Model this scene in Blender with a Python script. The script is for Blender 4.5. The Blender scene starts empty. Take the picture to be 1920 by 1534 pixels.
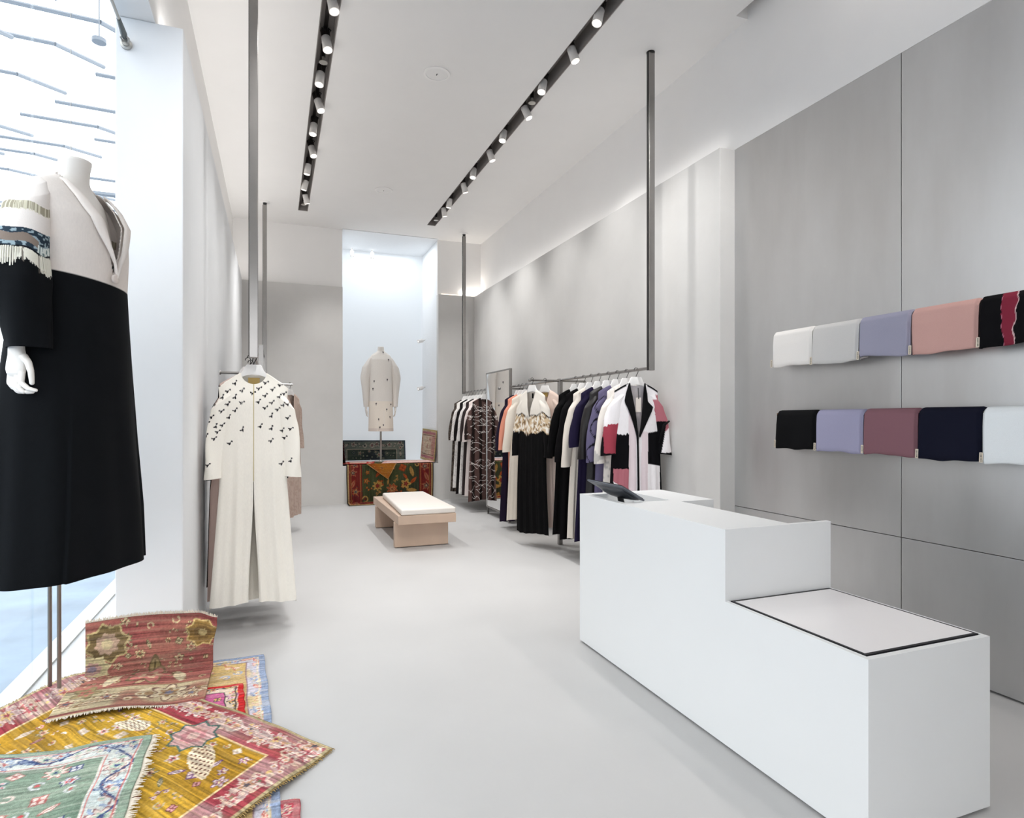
import bpy, bmesh, math, random
import numpy as np
from mathutils import Vector, Matrix, Euler
PI = math.pi
scene = bpy.context.scene
COL = scene.collection
rnd = random.Random(7)

# ------------------------------------------------------------------ helpers
def lin(c):
    c = np.asarray(c, float) / 255.0
    return np.where(c <= 0.04045, c / 12.92, ((c + 0.055) / 1.055) ** 2.4)
def S(r, g, b):
    return tuple(float(x) for x in lin((r, g, b)))

def mat(name, color, rough=0.6, metal=0.0, var=0.0, vscale=3.0, bump=0.0, bscale=40.0, stretch=(1, 1, 1), spec=0.5, sheen=0.0, rvar=0.0):
    m = bpy.data.materials.new(name); m.use_nodes = True
    nt = m.node_tree; b = nt.nodes['Principled BSDF']
    b.inputs['Base Color'].default_value = (*color, 1)
    b.inputs['Roughness'].default_value = rough
    b.inputs['Metallic'].default_value = metal
    b.inputs['Specular IOR Level'].default_value = spec
    if sheen: b.inputs['Sheen Weight'].default_value = sheen
    tc = nt.nodes.new('ShaderNodeTexCoord'); mp = nt.nodes.new('ShaderNodeMapping')
    mp.inputs['Scale'].default_value = stretch
    nt.links.new(tc.outputs['Object'], mp.inputs['Vector'])
    if var or rvar:
        n = nt.nodes.new('ShaderNodeTexNoise'); n.inputs['Scale'].default_value = vscale
        n.inputs['Detail'].default_value = 5; n.inputs['Roughness'].default_value = 0.6
        nt.links.new(mp.outputs['Vector'], n.inputs['Vector'])
    if var:
        r = nt.nodes.new('ShaderNodeValToRGB')
        r.color_ramp.elements[0].position = 0.3; r.color_ramp.elements[1].position = 0.7
        r.color_ramp.elements[0].color = (*[max(0, c * (1 - var)) for c in color], 1)
        r.color_ramp.elements[1].color = (*[min(1, c * (1 + var)) for c in color], 1)
        nt.links.new(n.outputs['Fac'], r.inputs['Fac']); nt.links.new(r.outputs['Color'], b.inputs['Base Color'])
    if rvar:
        q = nt.nodes.new('ShaderNodeMapRange')
        q.inputs['From Min'].default_value = 0.3; q.inputs['From Max'].default_value = 0.7
        q.inputs['To Min'].default_value = rough - rvar; q.inputs['To Max'].default_value = rough + rvar
        nt.links.new(n.outputs['Fac'], q.inputs['Value']); nt.links.new(q.outputs['Result'], b.inputs['Roughness'])
    if bump:
        n2 = nt.nodes.new('ShaderNodeTexNoise'); n2.inputs['Scale'].default_value = bscale
        nt.links.new(mp.outputs['Vector'], n2.inputs['Vector'])
        bp = nt.nodes.new('ShaderNodeBump'); bp.inputs['Strength'].default_value = bump; bp.inputs['Distance'].default_value = 0.01
        nt.links.new(n2.outputs['Fac'], bp.inputs['Height']); nt.links.new(bp.outputs['Normal'], b.inputs['Normal'])
    return m

def attr_mat(name, rough=0.85, sheen=0.0, bump=0.15, bscale=600, stretch=(1, 1, 1), spec=0.3, var=0.06):
    m = mat(name, (0.5, 0.5, 0.5), rough, 0, bump=bump, bscale=bscale, stretch=stretch, spec=spec, sheen=sheen)
    nt = m.node_tree; b = nt.nodes['Principled BSDF']
    a = nt.nodes.new('ShaderNodeVertexColor'); a.layer_name = 'Col'
    n = nt.nodes.new('ShaderNodeTexNoise'); n.inputs['Scale'].default_value = 90
    mr = nt.nodes.new('ShaderNodeMapRange'); mr.inputs['To Min'].default_value = 1 - var; mr.inputs['To Max'].default_value = 1 + var
    mx = nt.nodes.new('ShaderNodeVectorMath'); mx.operation = 'MULTIPLY'
    nt.links.new(n.outputs['Fac'], mr.inputs['Value'])
    nt.links.new(a.outputs['Color'], mx.inputs[0]); nt.links.new(mr.outputs['Result'], mx.inputs[1])
    nt.links.new(mx.outputs['Vector'], b.inputs['Base Color'])
    return m

def emit(name, color, strength):
    m = bpy.data.materials.new(name); m.use_nodes = True; nt = m.node_tree
    b = nt.nodes['Principled BSDF']
    b.inputs['Base Color'].default_value = (*color, 1)
    b.inputs['Emission Color'].default_value = (*color, 1); b.inputs['Emission Strength'].default_value = strength
    return m

def link(name, me, m=None, parent=None, smooth=False, loc=None):
    o = bpy.data.objects.new(name, me); COL.objects.link(o)
    if m is not None: me.materials.append(m)
    if smooth:
        me.polygons.foreach_set('use_smooth', [True] * len(me.polygons))
    if parent is not None: o.parent = parent
    if loc is not None: o.location = loc
    return o

class MB:
    def __init__(s): s.v = []; s.f = []
    def add(s, vs, fs):
        n = len(s.v); s.v += [tuple(v) for v in vs]; s.f += [tuple(i + n for i in f) for f in fs]; return s
    def box(s, x0, x1, y0, y1, z0, z1):
        return s.add([(x0, y0, z0), (x1, y0, z0), (x1, y1, z0), (x0, y1, z0), (x0, y0, z1), (x1, y0, z1), (x1, y1, z1), (x0, y1, z1)],
                     [(0, 3, 2, 1), (4, 5, 6, 7), (0, 1, 5, 4), (1, 2, 6, 5), (2, 3, 7, 6), (3, 0, 4, 7)])
    def prism(s, pts, z0, z1):   # polygon in xy, counter-clockwise
        n = len(pts)
        return s.add([(x, y, z0) for x, y in pts] + [(x, y, z1) for x, y in pts],
                     [tuple(range(n))[::-1], tuple(range(n, 2 * n))] + [(i, (i + 1) % n, n + (i + 1) % n, n + i) for i in range(n)])
    def tube(s, path, r, n=10, cap=True):
        path = [Vector(p) for p in path]; rs = r if isinstance(r, (list, tuple)) else [r] * len(path)
        vs = []; ref = None
        for i, p in enumerate(path):
            t = (path[min(i + 1, len(path) - 1)] - path[max(i - 1, 0)]).normalized()
            if ref is None:
                ref = Vector((0, 0, 1)) if abs(t.z) < 0.9 else Vector((1, 0, 0))
            a = t.cross(ref).normalized(); b = t.cross(a).normalized(); ref = -t.cross(a).cross(t).cross(t) if False else ref
            for k in range(n):
                q = 2 * PI * k / n; vs.append(p + (a * math.cos(q) + b * math.sin(q)) * rs[i])
        fs = []
        for i in range(len(path) - 1):
            for k in range(n):
                fs.append((i * n + k, i * n + (k + 1) % n, (i + 1) * n + (k + 1) % n, (i + 1) * n + k))
        if cap: fs += [tuple(range(n))[::-1], tuple(range((len(path) - 1) * n, len(path) * n))]
        return s.add(vs, fs)
    def lathe(s, prof, c=(0, 0, 0), n=24, axis=None):   # prof: (radius, height)
        M = Matrix.Identity(3) if axis is None else Vector(axis).normalized().to_track_quat('Z', 'Y').to_matrix()
        vs = []; fs = []
        for r, h in prof:
            for k in range(n):
                q = 2 * PI * k / n; vs.append(Vector(c) + M @ Vector((r * math.cos(q), r * math.sin(q), h)))
        for i in range(len(prof) - 1):
            for k in range(n):
                fs.append((i * n + k, i * n + (k + 1) % n, (i + 1) * n + (k + 1) % n, (i + 1) * n + k))
        fs += [tuple(range(n))[::-1], tuple(range((len(prof) - 1) * n, len(prof) * n))]
        return s.add(vs, fs)
    def build(s, name, m, parent=None, bevel=0.0, smooth=False, segs=2):
        me = bpy.data.meshes.new(name); me.from_pydata(s.v, [], s.f); me.update()
        bm = bmesh.new(); bm.from_mesh(me); bmesh.ops.recalc_face_normals(bm, faces=bm.faces); bm.to_mesh(me); bm.free()
        o = link(name, me, m, parent, smooth)
        if bevel:
            md = o.modifiers.new('bevel', 'BEVEL'); md.width = bevel; md.segments = segs; md.limit_method = 'ANGLE'; md.angle_limit = 0.6
        return o

def grid_mesh(name, P, quads_mask=None, cols=None, closed_u=False):
    """P: array (nv, nu, 3)"""
    nv, nu = P.shape[:2]
    idx = np.arange(nv * nu).reshape(nv, nu)
    if closed_u:
        a = idx[:-1, :]; b = np.roll(idx, -1, 1)[:-1, :]; c = np.roll(idx, -1, 1)[1:, :]; d = idx[1:, :]
    else:
        a = idx[:-1, :-1]; b = idx[:-1, 1:]; c = idx[1:, 1:]; d = idx[1:, :-1]
    F = np.stack([a, b, c, d], -1).reshape(-1, 4)
    if quads_mask is not None: F = F[quads_mask.reshape(-1)]
    return raw_mesh(name, P.reshape(-1, 3), F, cols)

def raw_mesh(name, V, F, cols=None):
    me = bpy.data.meshes.new(name)
    V = np.asarray(V, np.float32); F = np.asarray(F, np.int32)
    me.vertices.add(len(V)); me.vertices.foreach_set('co', V.ravel())
    me.loops.add(F.size); me.loops.foreach_set('vertex_index', F.ravel())
    me.polygons.add(len(F)); me.polygons.foreach_set('loop_start', np.arange(0, F.size, 4, dtype=np.int32))
    me.update(calc_edges=True); me.validate()
    if cols is not None: paint(me, cols)
    return me

def paint(me, rgb):
    n = len(me.vertices)
    a = me.color_attributes.new('Col', 'FLOAT_COLOR', 'POINT')
    c = np.ones((n, 4), np.float32); c[:, :3] = lin(np.clip(rgb, 0, 255))
    a.data.foreach_set('color', c.ravel())

def tag(o, label=None, cat=None, group=None, kind=None):
    if label: o['label'] = label
    if cat: o['category'] = cat
    if group: o['group'] = group
    if kind: o['kind'] = kind
    return o
def thing(name, label, cat, loc=(0, 0, 0), rotz=0.0, group=None):
    o = bpy.data.objects.new(name, None); COL.objects.link(o); o.empty_display_size = 0.1
    o.location = loc; o.rotation_euler = (0, 0, rotz)
    return tag(o, label, cat, group)
def struct(mb, name, m, bevel=0.0):
    return tag(mb.build(name, m, None, bevel), kind='structure')

def noise1(n, seed, knots):
    r = np.random.RandomState(seed); k = r.rand(knots + 1) * 2 - 1
    return np.interp(np.linspace(0, knots, n), np.arange(knots + 1), k)
def noise2(X, Y, scale, seed):
    r = np.random.RandomState(seed); T = r.rand(64, 64)
    x = np.asarray(X) * scale; y = np.asarray(Y) * scale
    xi = np.floor(x).astype(int); yi = np.floor(y).astype(int); fx = x - xi; fy = y - yi
    fx = fx * fx * (3 - 2 * fx); fy = fy * fy * (3 - 2 * fy)
    g = lambda i, j: T[i % 64, j % 64]
    return (g(xi, yi) * (1 - fx) + g(xi + 1, yi) * fx) * (1 - fy) + (g(xi, yi + 1) * (1 - fx) + g(xi + 1, yi + 1) * fx) * fy
def smooth(e0, e1, x):
    t = np.clip((np.asarray(x, float) - e0) / (e1 - e0), 0, 1); return t * t * (3 - 2 * t)

# ------------------------------------------------------------------ camera (21.1 deg right of the room axis)
F_PX = 1153.0; YAW = math.atan2(445, F_PX)
cam = bpy.data.cameras.new('camera'); co = bpy.data.objects.new('camera', cam); COL.objects.link(co)
cam.sensor_width = 36; cam.lens = F_PX * 36 / 1920; cam.shift_y = (784 - 767) / 1920
cam.clip_start = 0.05
co.location = (0, 0, 1.4); co.rotation_euler = (PI / 2, 0, -YAW)
scene.camera = co
FX, FY = math.sin(YAW), math.cos(YAW)
def at(u, v, d):      # a point of the room d metres deep from the photographer's stand
    a = (u - 960) / F_PX
    return Vector(((FX + FY * a) * d, (FY - FX * a) * d, 1.4 + (784 - v) / F_PX * d))

# ------------------------------------------------------------------ materials
M = {}
M['plaster'] = mat('grey_plaster', S(208, 206, 203), 0.75, var=0.045, vscale=1.3, bump=0.03, bscale=30)
M['white_wall'] = mat('white_paint', S(238, 236, 234), 0.85, var=0.01)
M['pillar'] = mat('pale_plaster', S(232, 233, 234), 0.8, var=0.015)
M['ceiling'] = mat('ceiling_paint', S(232, 230, 228), 0.9, var=0.01)
M['floor'] = mat('pale_microcement', S(186, 185, 184), 0.55, var=0.04, vscale=1.2, bump=0.02, bscale=25, rvar=0.08)
M['steel'] = mat('brushed_steel_panel', S(204, 204, 204), 0.36, metal=0.88, var=0.09, vscale=2.0, stretch=(1, 1, 0.25), bump=0.02, bscale=20, rvar=0.08)
M['rack'] = mat('brushed_nickel_tube', S(150, 147, 144), 0.25, metal=0.85, var=0.05, vscale=10)
M['dark_metal'] = mat('dark_bronze_metal', S(62, 57, 55), 0.4, metal=0.6)
M['pole'] = mat('satin_steel_pole', S(175, 172, 166), 0.4, metal=0.8)
M['black'] = mat('black_plastic', S(18, 18, 19), 0.4)
M['hanger'] = mat('white_hanger_plastic', S(238, 236, 234), 0.45)
M['hook'] = mat('black_hook_metal', S(34, 31, 30), 0.35, metal=0.5)
M['counter'] = mat('counter_solid_surface', S(226, 227, 227), 0.5, var=0.008, vscale=2)
M['inset'] = mat('counter_glass_inset', S(236, 233, 233), 0.3)
M['shadow_gap'] = mat('black_gap_profile', S(16, 17, 22), 0.5)
M['tan'] = mat('tan_brushed_bench', S(197, 172, 152), 0.5, var=0.07, vscale=3, stretch=(1, 1, 0.3))
M['cushion'] = mat('cream_leather', S(228, 221, 213), 0.6, bump=0.05, bscale=120)
M['track'] = mat('track_channel_paint', S(142, 136, 132), 0.55)
M['lamp_white'] = mat('lamp_body_paint', S(226, 222, 218), 0.45)
M['lamp_fin'] = mat('lamp_fin_metal', S(88, 82, 78), 0.45, metal=0.4)
M['lens'] = emit('lamp_lens', (1.0, 0.95, 0.9), 1.2)
M['fabric'] = attr_mat('woven_cloth', spec=0.12)
M['velvet'] = attr_mat('velvet_cloth', rough=0.8, sheen=0.0, bump=0.1, spec=0.08)
M['satin'] = attr_mat('satin_cloth', rough=0.45, bump=0.05, spec=0.4)
M['rug'] = attr_mat('wool_pile', rough=0.95, bump=0.5, bscale=350, spec=0.1, var=0.2)
M['fringe'] = mat('cotton_fringe', S(222, 212, 196), 0.9)
M['fringe_gold'] = mat('olive_fringe', S(150, 124, 74), 0.9, var=0.3, vscale=30)
M['mannequin'] = mat('mannequin_white', S(232, 226, 219), 0.45)
M['gold_label'] = mat('gold_label_cloth', S(182, 152, 86), 0.5, metal=0.2)
M['cream_label'] = mat('cream_label_cloth', S(226, 214, 196), 0.8)
M['card'] = mat('paper_card', S(222, 213, 205), 0.7)
M['mirror'] = mat('mirror_silver', (0.92, 0.92, 0.92), 0.02, metal=1.0)
M['pavement'] = mat('outdoor_paving', S(120, 138, 156), 0.5, var=0.25, vscale=1.5)
M['canopy'] = mat('canopy_blue_grey', S(116, 122, 130), 0.5)
M['niche'] = mat('niche_rough_plaster', S(234, 236, 238), 0.9, bump=0.5, bscale=55)
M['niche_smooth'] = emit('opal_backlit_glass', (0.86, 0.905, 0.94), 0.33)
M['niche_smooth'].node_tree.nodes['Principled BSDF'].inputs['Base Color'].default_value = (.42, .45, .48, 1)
M['cove'] = emit('cove_strip', (1.0, 0.88, 0.76), 1.1)
g = bpy.data.materials.new('storefront_glass'); g.use_nodes = True; nt = g.node_tree
nt.nodes.remove(nt.nodes['Principled BSDF'])
tr = nt.nodes.new('ShaderNodeBsdfTransparent'); tr.inputs['Color'].default_value = (0.96, 0.98, 0.99, 1)
gl = nt.nodes.new('ShaderNodeBsdfGlossy'); gl.inputs['Roughness'].default_value = 0.0
fr = nt.nodes.new('ShaderNodeValue'); fr.outputs[0].default_value = 0.05
mx = nt.nodes.new('ShaderNodeMixShader')
nt.links.new(fr.outputs[0], mx.inputs[0]); nt.links.new(tr.outputs[0], mx.inputs[1]); nt.links.new(gl.outputs[0], mx.inputs[2])
nt.links.new(mx.outputs[0], nt.nodes['Material Output'].inputs['Surface'])
M['glass'] = g

# ------------------------------------------------------------------ the room
XL, XR, YB, ZL, ZC = -0.466, 3.263, 10.3, 3.528, 4.475
XS = 3.406; XG = -1.198
struct(MB().box(-1.3, 3.6, -1.4, 12.0, -0.15, 0.0), 'floor', M['floor'])
struct(MB().box(-0.785, XL, 3.78, YB, 0, ZL), 'wall_left', M['pillar'], 0.006)
struct(MB().box(-0.785, -0.6, -1.4, 10.5, ZL + 0.001, 5.4), 'wall_left_upper', M['white_wall'])
struct(MB().box(-1.32, -0.6, -1.4, 10.5, 5.4, 5.5), 'ceiling_window_bay', M['white_wall'])
struct(MB().box(-1.32, -0.79, 7.2, 10.5, 0, 5.4), 'wall_left_outer', M['white_wall'])
struct(MB().box(-0.79, 1.03, YB, YB + 0.12, 0, ZL).box(1.03, 2.62, YB, YB + 0.12, 0, 0.62).box(2.62, XR + 0.15, YB, YB + 0.12, 0, ZL), 'wall_back', M['plaster'])
struct(MB().box(-0.79, 1.029, YB + 0.06, YB + 0.115, ZL - .02, ZC + 0.1).box(2.621, 3.7, YB + 0.06, YB + 0.115, ZL - .02, ZC + 0.1), 'wall_back_upper', M['white_wall'])
struct(MB().box(XR, XS + 0.03, 3.917, YB, 0, ZL), 'wall_right', M['plaster'], 0.004)
struct(MB().box(XS, 3.7, -1.4, 10.5, ZL + 0.001, ZC + 0.3), 'wall_right_upper', M['white_wall'])
struct(MB().box(XS + 0.045, 3.7, -1.4, 3.95, 0, ZL), 'wall_right_backing', M['white_wall'])
# steel wall cladding, panel by panel
for k, (y0, y1) in enumerate([(2.528, 3.917), (1.14, 2.524), (-0.25, 1.136)]):
    for z0, z1 in [(0.012, 0.703), (0.707, ZL)]:
        struct(MB().box(XS, XS + 0.04, y0, y1, z0, z1), 'wall_steel_panel', M['steel'], 0.0015)
# ceiling with two recessed slots and the wall-washing slot on the right
cl = MB(); z0, z1 = ZC, ZC + 0.16
SL = [(0.322, 0.460), (2.262, 2.400)]
cl.box(-0.62, SL[0][0], -1.4, 11.6, z0, z1).box(SL[0][1], SL[1][0], -1.4, 11.6, z0, z1)
for a, b in SL: cl.box(a, b, 9.635, 11.6, z0, z1)
cl.box(SL[1][1], 3.29, -1.4, 11.6, z0, z1).box(3.29, XS + 0.01, 3.77, 11.6, z0, z1).box(-0.62, 3.6, -1.4, 11.6, z1, z1 + 0.05)
struct(cl, 'ceiling', M['ceiling'])
# niche at the back
YN = 11.52
struct(MB().box(0.95, 2.7, YB + 0.12, YN + 0.1, 0.42, 0.62), 'trim_1', M['niche'])
struct(MB().box(0.93, 1.03, YB + 0.12, YN, 0.62, ZC), 'wall_niche_left', M['niche'])
struct(MB().box(2.62, 2.72, YB + 0.12, YN, 0.62, ZC), 'wall_niche_right', M['niche'])
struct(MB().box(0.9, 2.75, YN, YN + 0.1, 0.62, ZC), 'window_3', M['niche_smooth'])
struct(MB().box(1.03, 2.62, YB - 0.005, YN, ZC - 0.012, ZC + 0.001), 'trim_2', M['niche'])
# storefront glass in the left wall
struct(MB().box(XG - 0.006, XG + 0.006, 1.0, 3.945, 0.01, 5.4), 'window_1', M['glass'])
struct(MB().box(-1.32, XG + 0.02, -1.4, 1.0, 0, 5.4), 'blocker_left', M['white_wall'])  # unseen wall section, added to keep daylight off the counter's near end
struct(MB().box(XG - 0.006, XG + 0.006, 3.96, 7.2, 0.01, 5.4), 'window_2', M['glass'])
struct(MB().box(XG - 0.02, XG + 0.02, -1.4, 7.2, 0.0, 0.012), 'trim_3', M['pole'])
struct(MB().box(-60, XG - 0.1, -30, 70, -0.2, -0.02).box(XG - 0.1, 40, -40, -1.4, -0.2, -0.02), 'pavement', M['pavement'])
struct(MB().box(0.9, 3.6, -1.4, -1.3, 0, ZC + 0.3).box(-1.25, 0.9, -1.4, -1.3, 3.2, ZC + 0.3), 'blocker_front', M['white_wall'])  # unseen wall behind the camera, added to cut the frontal light

# outside: bars drawn as the bluish shade along the edges of white canopy panels
cb = MB()
for r in range(15):
    y = 5.0 + r * 1.55
    for c in range(9):
        x = -16.5 + c * 2.2 + (1.1 if r % 2 else 0)
        z = 8.2 + 0.25 * ((r + c) % 3)
        cb.tube([(x, y, z), (x + 1.5, y + 0.1, z)], 0.038, 6)
        cb.tube([(x + 1.5, y + 0.1, z), (x + 2.1, y + 1.1, z + 0.2)], 0.042, 6)
        if (r * 7 + c * 3) % 9 == 0: cb.box(x, x + 1.2, y - 0.1, y + 0.1, z, z + 0.08)
cb.box(-16.7, -16.3, 4.5, 26, 8.0, 8.8)
tag(cb.build('canopy_edge_bars', M['canopy']), 'pale blue bars drawn as the shaded panel edges of the canopy, high up through the storefront glass', 'canopy')
tag(MB().lathe([(0.085, 0), (0.085, 0.05)], (-2.224, 9.811, 6.5)).tube([(-2.224, 9.811, 6.55), (-2.224, 9.811, 8.6)], 0.008, 6).build('canopy_downlight', M['canopy']),
    'small round grey downlight outside, high above the beige shoulder', 'light')

# ------------------------------------------------------------------ ceiling fittings
for (a, b), side in zip(SL, ('left', 'right')):
    t = thing('track_channel', f'long dark recessed lighting slot on the {side} of the ceiling', 'light track', ((a + b) / 2, 4, ZC), group='ceiling lighting slots')
    w = (b - a) / 2 - 0.001
    MB().box(-w, w, -5.3, 5.63, 0.145, 0.158).box(-w, -w + 0.006, -5.3, 5.63, 0.002, 0.145).box(w - 0.006, w, -5.3, 5.63, 0.002, 0.145).box(-w, w, 5.622, 5.63, 0.002, 0.145).build('channel', M['track'], t)
    MB().box(-0.015, 0.015, -5.3, 5.6, 0.13, 0.145).build('power_rail', M['dark_metal'], t)
ORD = ['farthest', 'second from the far end', 'third from the far end', 'fourth from the far end', 'fifth from the far end', 'sixth from the far end', 'seventh from the far end', 'eighth from the far end', 'ninth from the far end', 'nearest visible']
def spotlight(x, y, aim, label, group):
    t = thing('spotlight', label, 'spotlight', (x, y, ZC + 0.07), group=group)
    d = Vector(aim).normalized()
    c = Vector((0, 0, 0))
    base = c - d * 0.03
    MB().lathe([(0.036, 0), (0.038, 0.004), (0.038, 0.075), (0.040, 0.125), (0.036, 0.125)], base + d * 0.05, 20, d).build('housing', M['lamp_white'], t, smooth=False)
    f = MB(); f.lathe([(0.022, -0.03), (0.022, 0.05)], base, 12, d)
    q = d.to_track_quat('Z', 'Y').to_matrix()
    for k in range(14):
        an = 2 * PI * k / 14; e = q @ Vector((math.cos(an), math.sin(an), 0)); s_ = q @ Vector((-math.sin(an), math.cos(an), 0)) * 0.0025
        p0 = base - d * 0.028; p1 = base + d * 0.05
        f.add([p0 + e * .02 - s_, p0 + e * .037 - s_, p1 + e * .037 - s_, p1 + e * .02 - s_, p0 + e * .02 + s_, p0 + e * .037 + s_, p1 + e * .037 + s_, p1 + e * .02 + s_],
              [(0, 1, 2, 3), (7, 6, 5, 4), (0, 4, 5, 1), (1, 5, 6, 2), (2, 6, 7, 3), (3, 7, 4, 0)])
    f.build('heat_sink', M['lamp_fin'], t)
    MB().lathe([(0.034, 0), (0.030, 0.003), (0.008, 0.002)], base + d * 0.1765, 20, d).build('lens', M['lens'], t)
    MB().tube([base + Vector((0.03, 0, 0.0)), base + Vector((0.045, 0, 0.03)), Vector((0.02, 0, 0.065))], 0.006, 8).build('bracket', M['black'], t)
    l = bpy.data.lights.new('spot_beam', 'SPOT'); l.energy = SPOT_W * (1.6 if y > 7.3 else 1.0); l.spot_size = math.radians(74); l.spot_blend = 1.0; l.color = (1, 0.992, 0.985); l.shadow_soft_size = 0.035
    lo = bpy.data.objects.new('spot_beam', l); COL.objects.link(lo); lo.parent = t
    lo.location = base + d * 0.195; lo.rotation_euler = d.to_track_quat('-Z', 'Y').to_euler()
SPOT_W = 58
ly = [4.752, 5.272, 5.824, 6.334, 6.861, 7.449, 7.962, 8.521, 9.052]
la = [(.15, -.25), (.1, -.3), (-.12, -.2), (.25, -.3), (-.1, -.2), (.2, -.3), (-.15, .1), (-.25, .2), (.25, .25)]
for k, (y, a) in enumerate(zip(ly, la)):
    spotlight(0.391, y, (a[0], a[1], -1), f'white ribbed spotlight in the left ceiling slot, {ORD[8 - k] if k else "nearest visible"}', 'spotlights in the left slot')
ry = [4.159, 4.671, 5.223, 5.728, 6.285, 6.801, 7.373, 7.862, 8.487, 8.884]
ra = [(-.3, -.15), (.25, -.2), (-.25, -.2), (.40, -.2), (-.2, -.2), (.32, -.1), (-.15, -.2), (.32, .1), (-.1, .2), (.25, .2)]
for k, (y, a) in enumerate(zip(ry, ra)):
    spotlight(2.331, y, (a[0], a[1], -1), f'white ribbed spotlight in the right ceiling slot, {ORD[9 - k]}', 'spotlights in the right slot')
for x, sd in ((0.391, 'left'), (2.331, 'right')):
    for y, nm in ((3.62, 'just above the picture edge'), (3.05, 'second above the picture edge'), (2.45, 'third above the picture edge')):
        spotlight(x, y, ((-.12 if sd == 'left' else .22), .75, -1), f'white ribbed spotlight in the {sd} ceiling slot, {nm}', f'spotlights in the {sd} slot')
for x, y, w in [(0.391, 5.52, 'second nearest to the viewer in the left slot'), (0.391, 9.3, 'at the far end of the left slot'), (2.331, 5.5, 'midway along the right slot'), (2.331, 9.3, 'at the far end of the right slot')]:
    w = w.replace('second nearest to the viewer', 'toward the front')
    t = thing('sprinkler', f'small metal sprinkler head on a black pipe {w}', 'sprinkler', (x, y, ZC + 0.13), group='slot sprinklers')
    MB().lathe([(0.018, -0.10), (0.018, 0.0155)], n=12).build('pipe', M['black'], t)
    MB().lathe([(0.008, -0.15), (0.036, -0.148), (0.036, -0.142), (0.01, -0.138), (0.012, -0.10)], n=16).build('deflector', M['pole'], t)
for x, y, w in [(1.35, 5.362, 'nearer'), (1.372, 8.36, 'farther')]:
    t = thing('ceiling_speaker', f'{w} of two round white speaker grilles flush in the ceiling', 'speaker', (x, y, ZC), group='ceiling speakers')
    MB().lathe([(0.118, -0.001), (0.118, -0.008), (0.098, -0.010), (0.096, -0.004)], n=40).build('rim', M['white_wall'], t)
    MB().lathe([(0.096, -0.004), (0.05, -0.007), (0.005, -0.008)], n=40).build('grille', M['ceiling'], t)
    MB().box(-0.003, 0.003, -0.012, 0.012, -0.011, -0.007).build('badge', M['black'], t)
# cove strips on top of the wall linings
tag(MB().box(2.68, XS - 0.02, YB + 0.03, YB + 0.07, ZL, ZL + 0.015).build('cove_light', M['cove']), 'glowing strip on the ledge of the grey back wall, right of the niche', 'light', 'cove strips')
tag(MB().box(3.32, 3.385, -1.2, 3.0, ZC + 0.06, ZC + 0.09).build('cove_light', M['cove']), 'warm glowing strip in the ceiling slot above the steel wall', 'light', 'cove strips')

# ------------------------------------------------------------------ clothes racks
ZR = 1.82
def rack(x, y0, y1, side, floor_posts, cross):
    t = thing('clothes_rack', f'long brushed metal clothes rail hung from the ceiling along the {side} wall', 'clothes rack', (x, (y0 + y1) / 2, 0), group='hanging clothes rails')
    L = (y1 - y0) / 2; cy = (y0 + y1) / 2
    MB().tube([(0, -L, ZR), (0, L, ZR)], 0.0135, 14).build('rail', M['rack'], t)
    for s in (-1, 1):
        top = ZC - (0.0 if (s < 0) else 0.045)
        m = MB().box(-0.027, 0.027, s * L - 0.022, s * L + 0.022, ZR - 0.02, top)
        o = m.build('ceiling_post', M['rack'], t, 0.003)
        MB().box(-0.031, -0.0275, s * L - 0.008, s * L + 0.008, ZR - 0.02, top).build('post_groove', M['black'], o)
        if s > 0:
            r = MB().lathe([(0.07, 0), (0.07, -0.006), (0.03, -0.014)], (0, s * L, ZC), 24).build('ceiling_rosette', M['white_wall'], t)
            MB().lathe([(0.028, -0.012), (0.02, -0.05)], (0, s * L, ZC), 16).build('joint', M['black'], r)
        else:
            MB().lathe([(0.035, 0), (0.035, -0.01)], (0, s * L, ZC), 24).build('ceiling_rosette', M['black'], t)
    for y in floor_posts:
        MB().box(-0.022, 0.022, y - cy - 0.022, y - cy + 0.022, 0.0, ZR + 0.015).build('floor_post', M['rack'], t, 0.002)
    for y, xa, xb in cross:
        MB().tube([(xa - x, y - cy, ZR - 0.008), (xb - x, y - cy, ZR - 0.008)], 0.012, 12).build('cross_bar', M['rack'], t)
        e = xa if abs(xa - x) > abs(xb - x) and side == 'right' else xa
        MB().lathe([(0.017, -0.012), (0.02, 0), (0.017, 0.012)], (e - x, y - cy, ZR - 0.008), 14, (1, 0, 0)).build('end_knob', M['rack'], t, smooth=True)
    return t
rack(2.948, 4.402, 9.86, 'right', (6.16, 8.01), [(6.16, 2.585, 3.262), (8.01, 2.9, 3.262)])
rack(-0.13, 4.425, 9.43, 'left', (6.15, 8.03), [(6.15, -0.465, -0.12), (8.03, -0.2, 0.205)])

def mirror(x, y0, y1, label, face):
    t = thing('standing_mirror', label, 'mirror', (x, (y0 + y1) / 2, 0), group='rail mirrors')
    L = (y1 - y0) / 2; z0, z1 = 0.10, 2.06; w = 0.018; th = 0.02
    f = MB().box(-th, th, -L, -L + w, z0, z1).box(-th, th, L - w, L, z0, z1).box(-th, th, -L + w, L - w, z0, z0 + w).box(-th, th, -L + w, L - w, z1 - w, z1)
    f.build('frame', M['rack'], t, 0.001)
    MB().box(face * 0.008 - 0.003, face * 0.008 + 0.003, -L + w, L - w, z0 + w, z1 - w).build('mirror_glass', M['mirror'], t)
    MB().box(-face * 0.008 - 0.004, -face * 0.008 + 0.004, -L + w, L - w, z0 + w, z1 - w).build('back_board', M['rack'], t)
    for s in (-1, 1): MB().box(-0.012, 0.012, s * (L - 0.05) - 0.012, s * (L - 0.05) + 0.012, 0, z0).build('foot', M['rack'], t)
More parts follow.
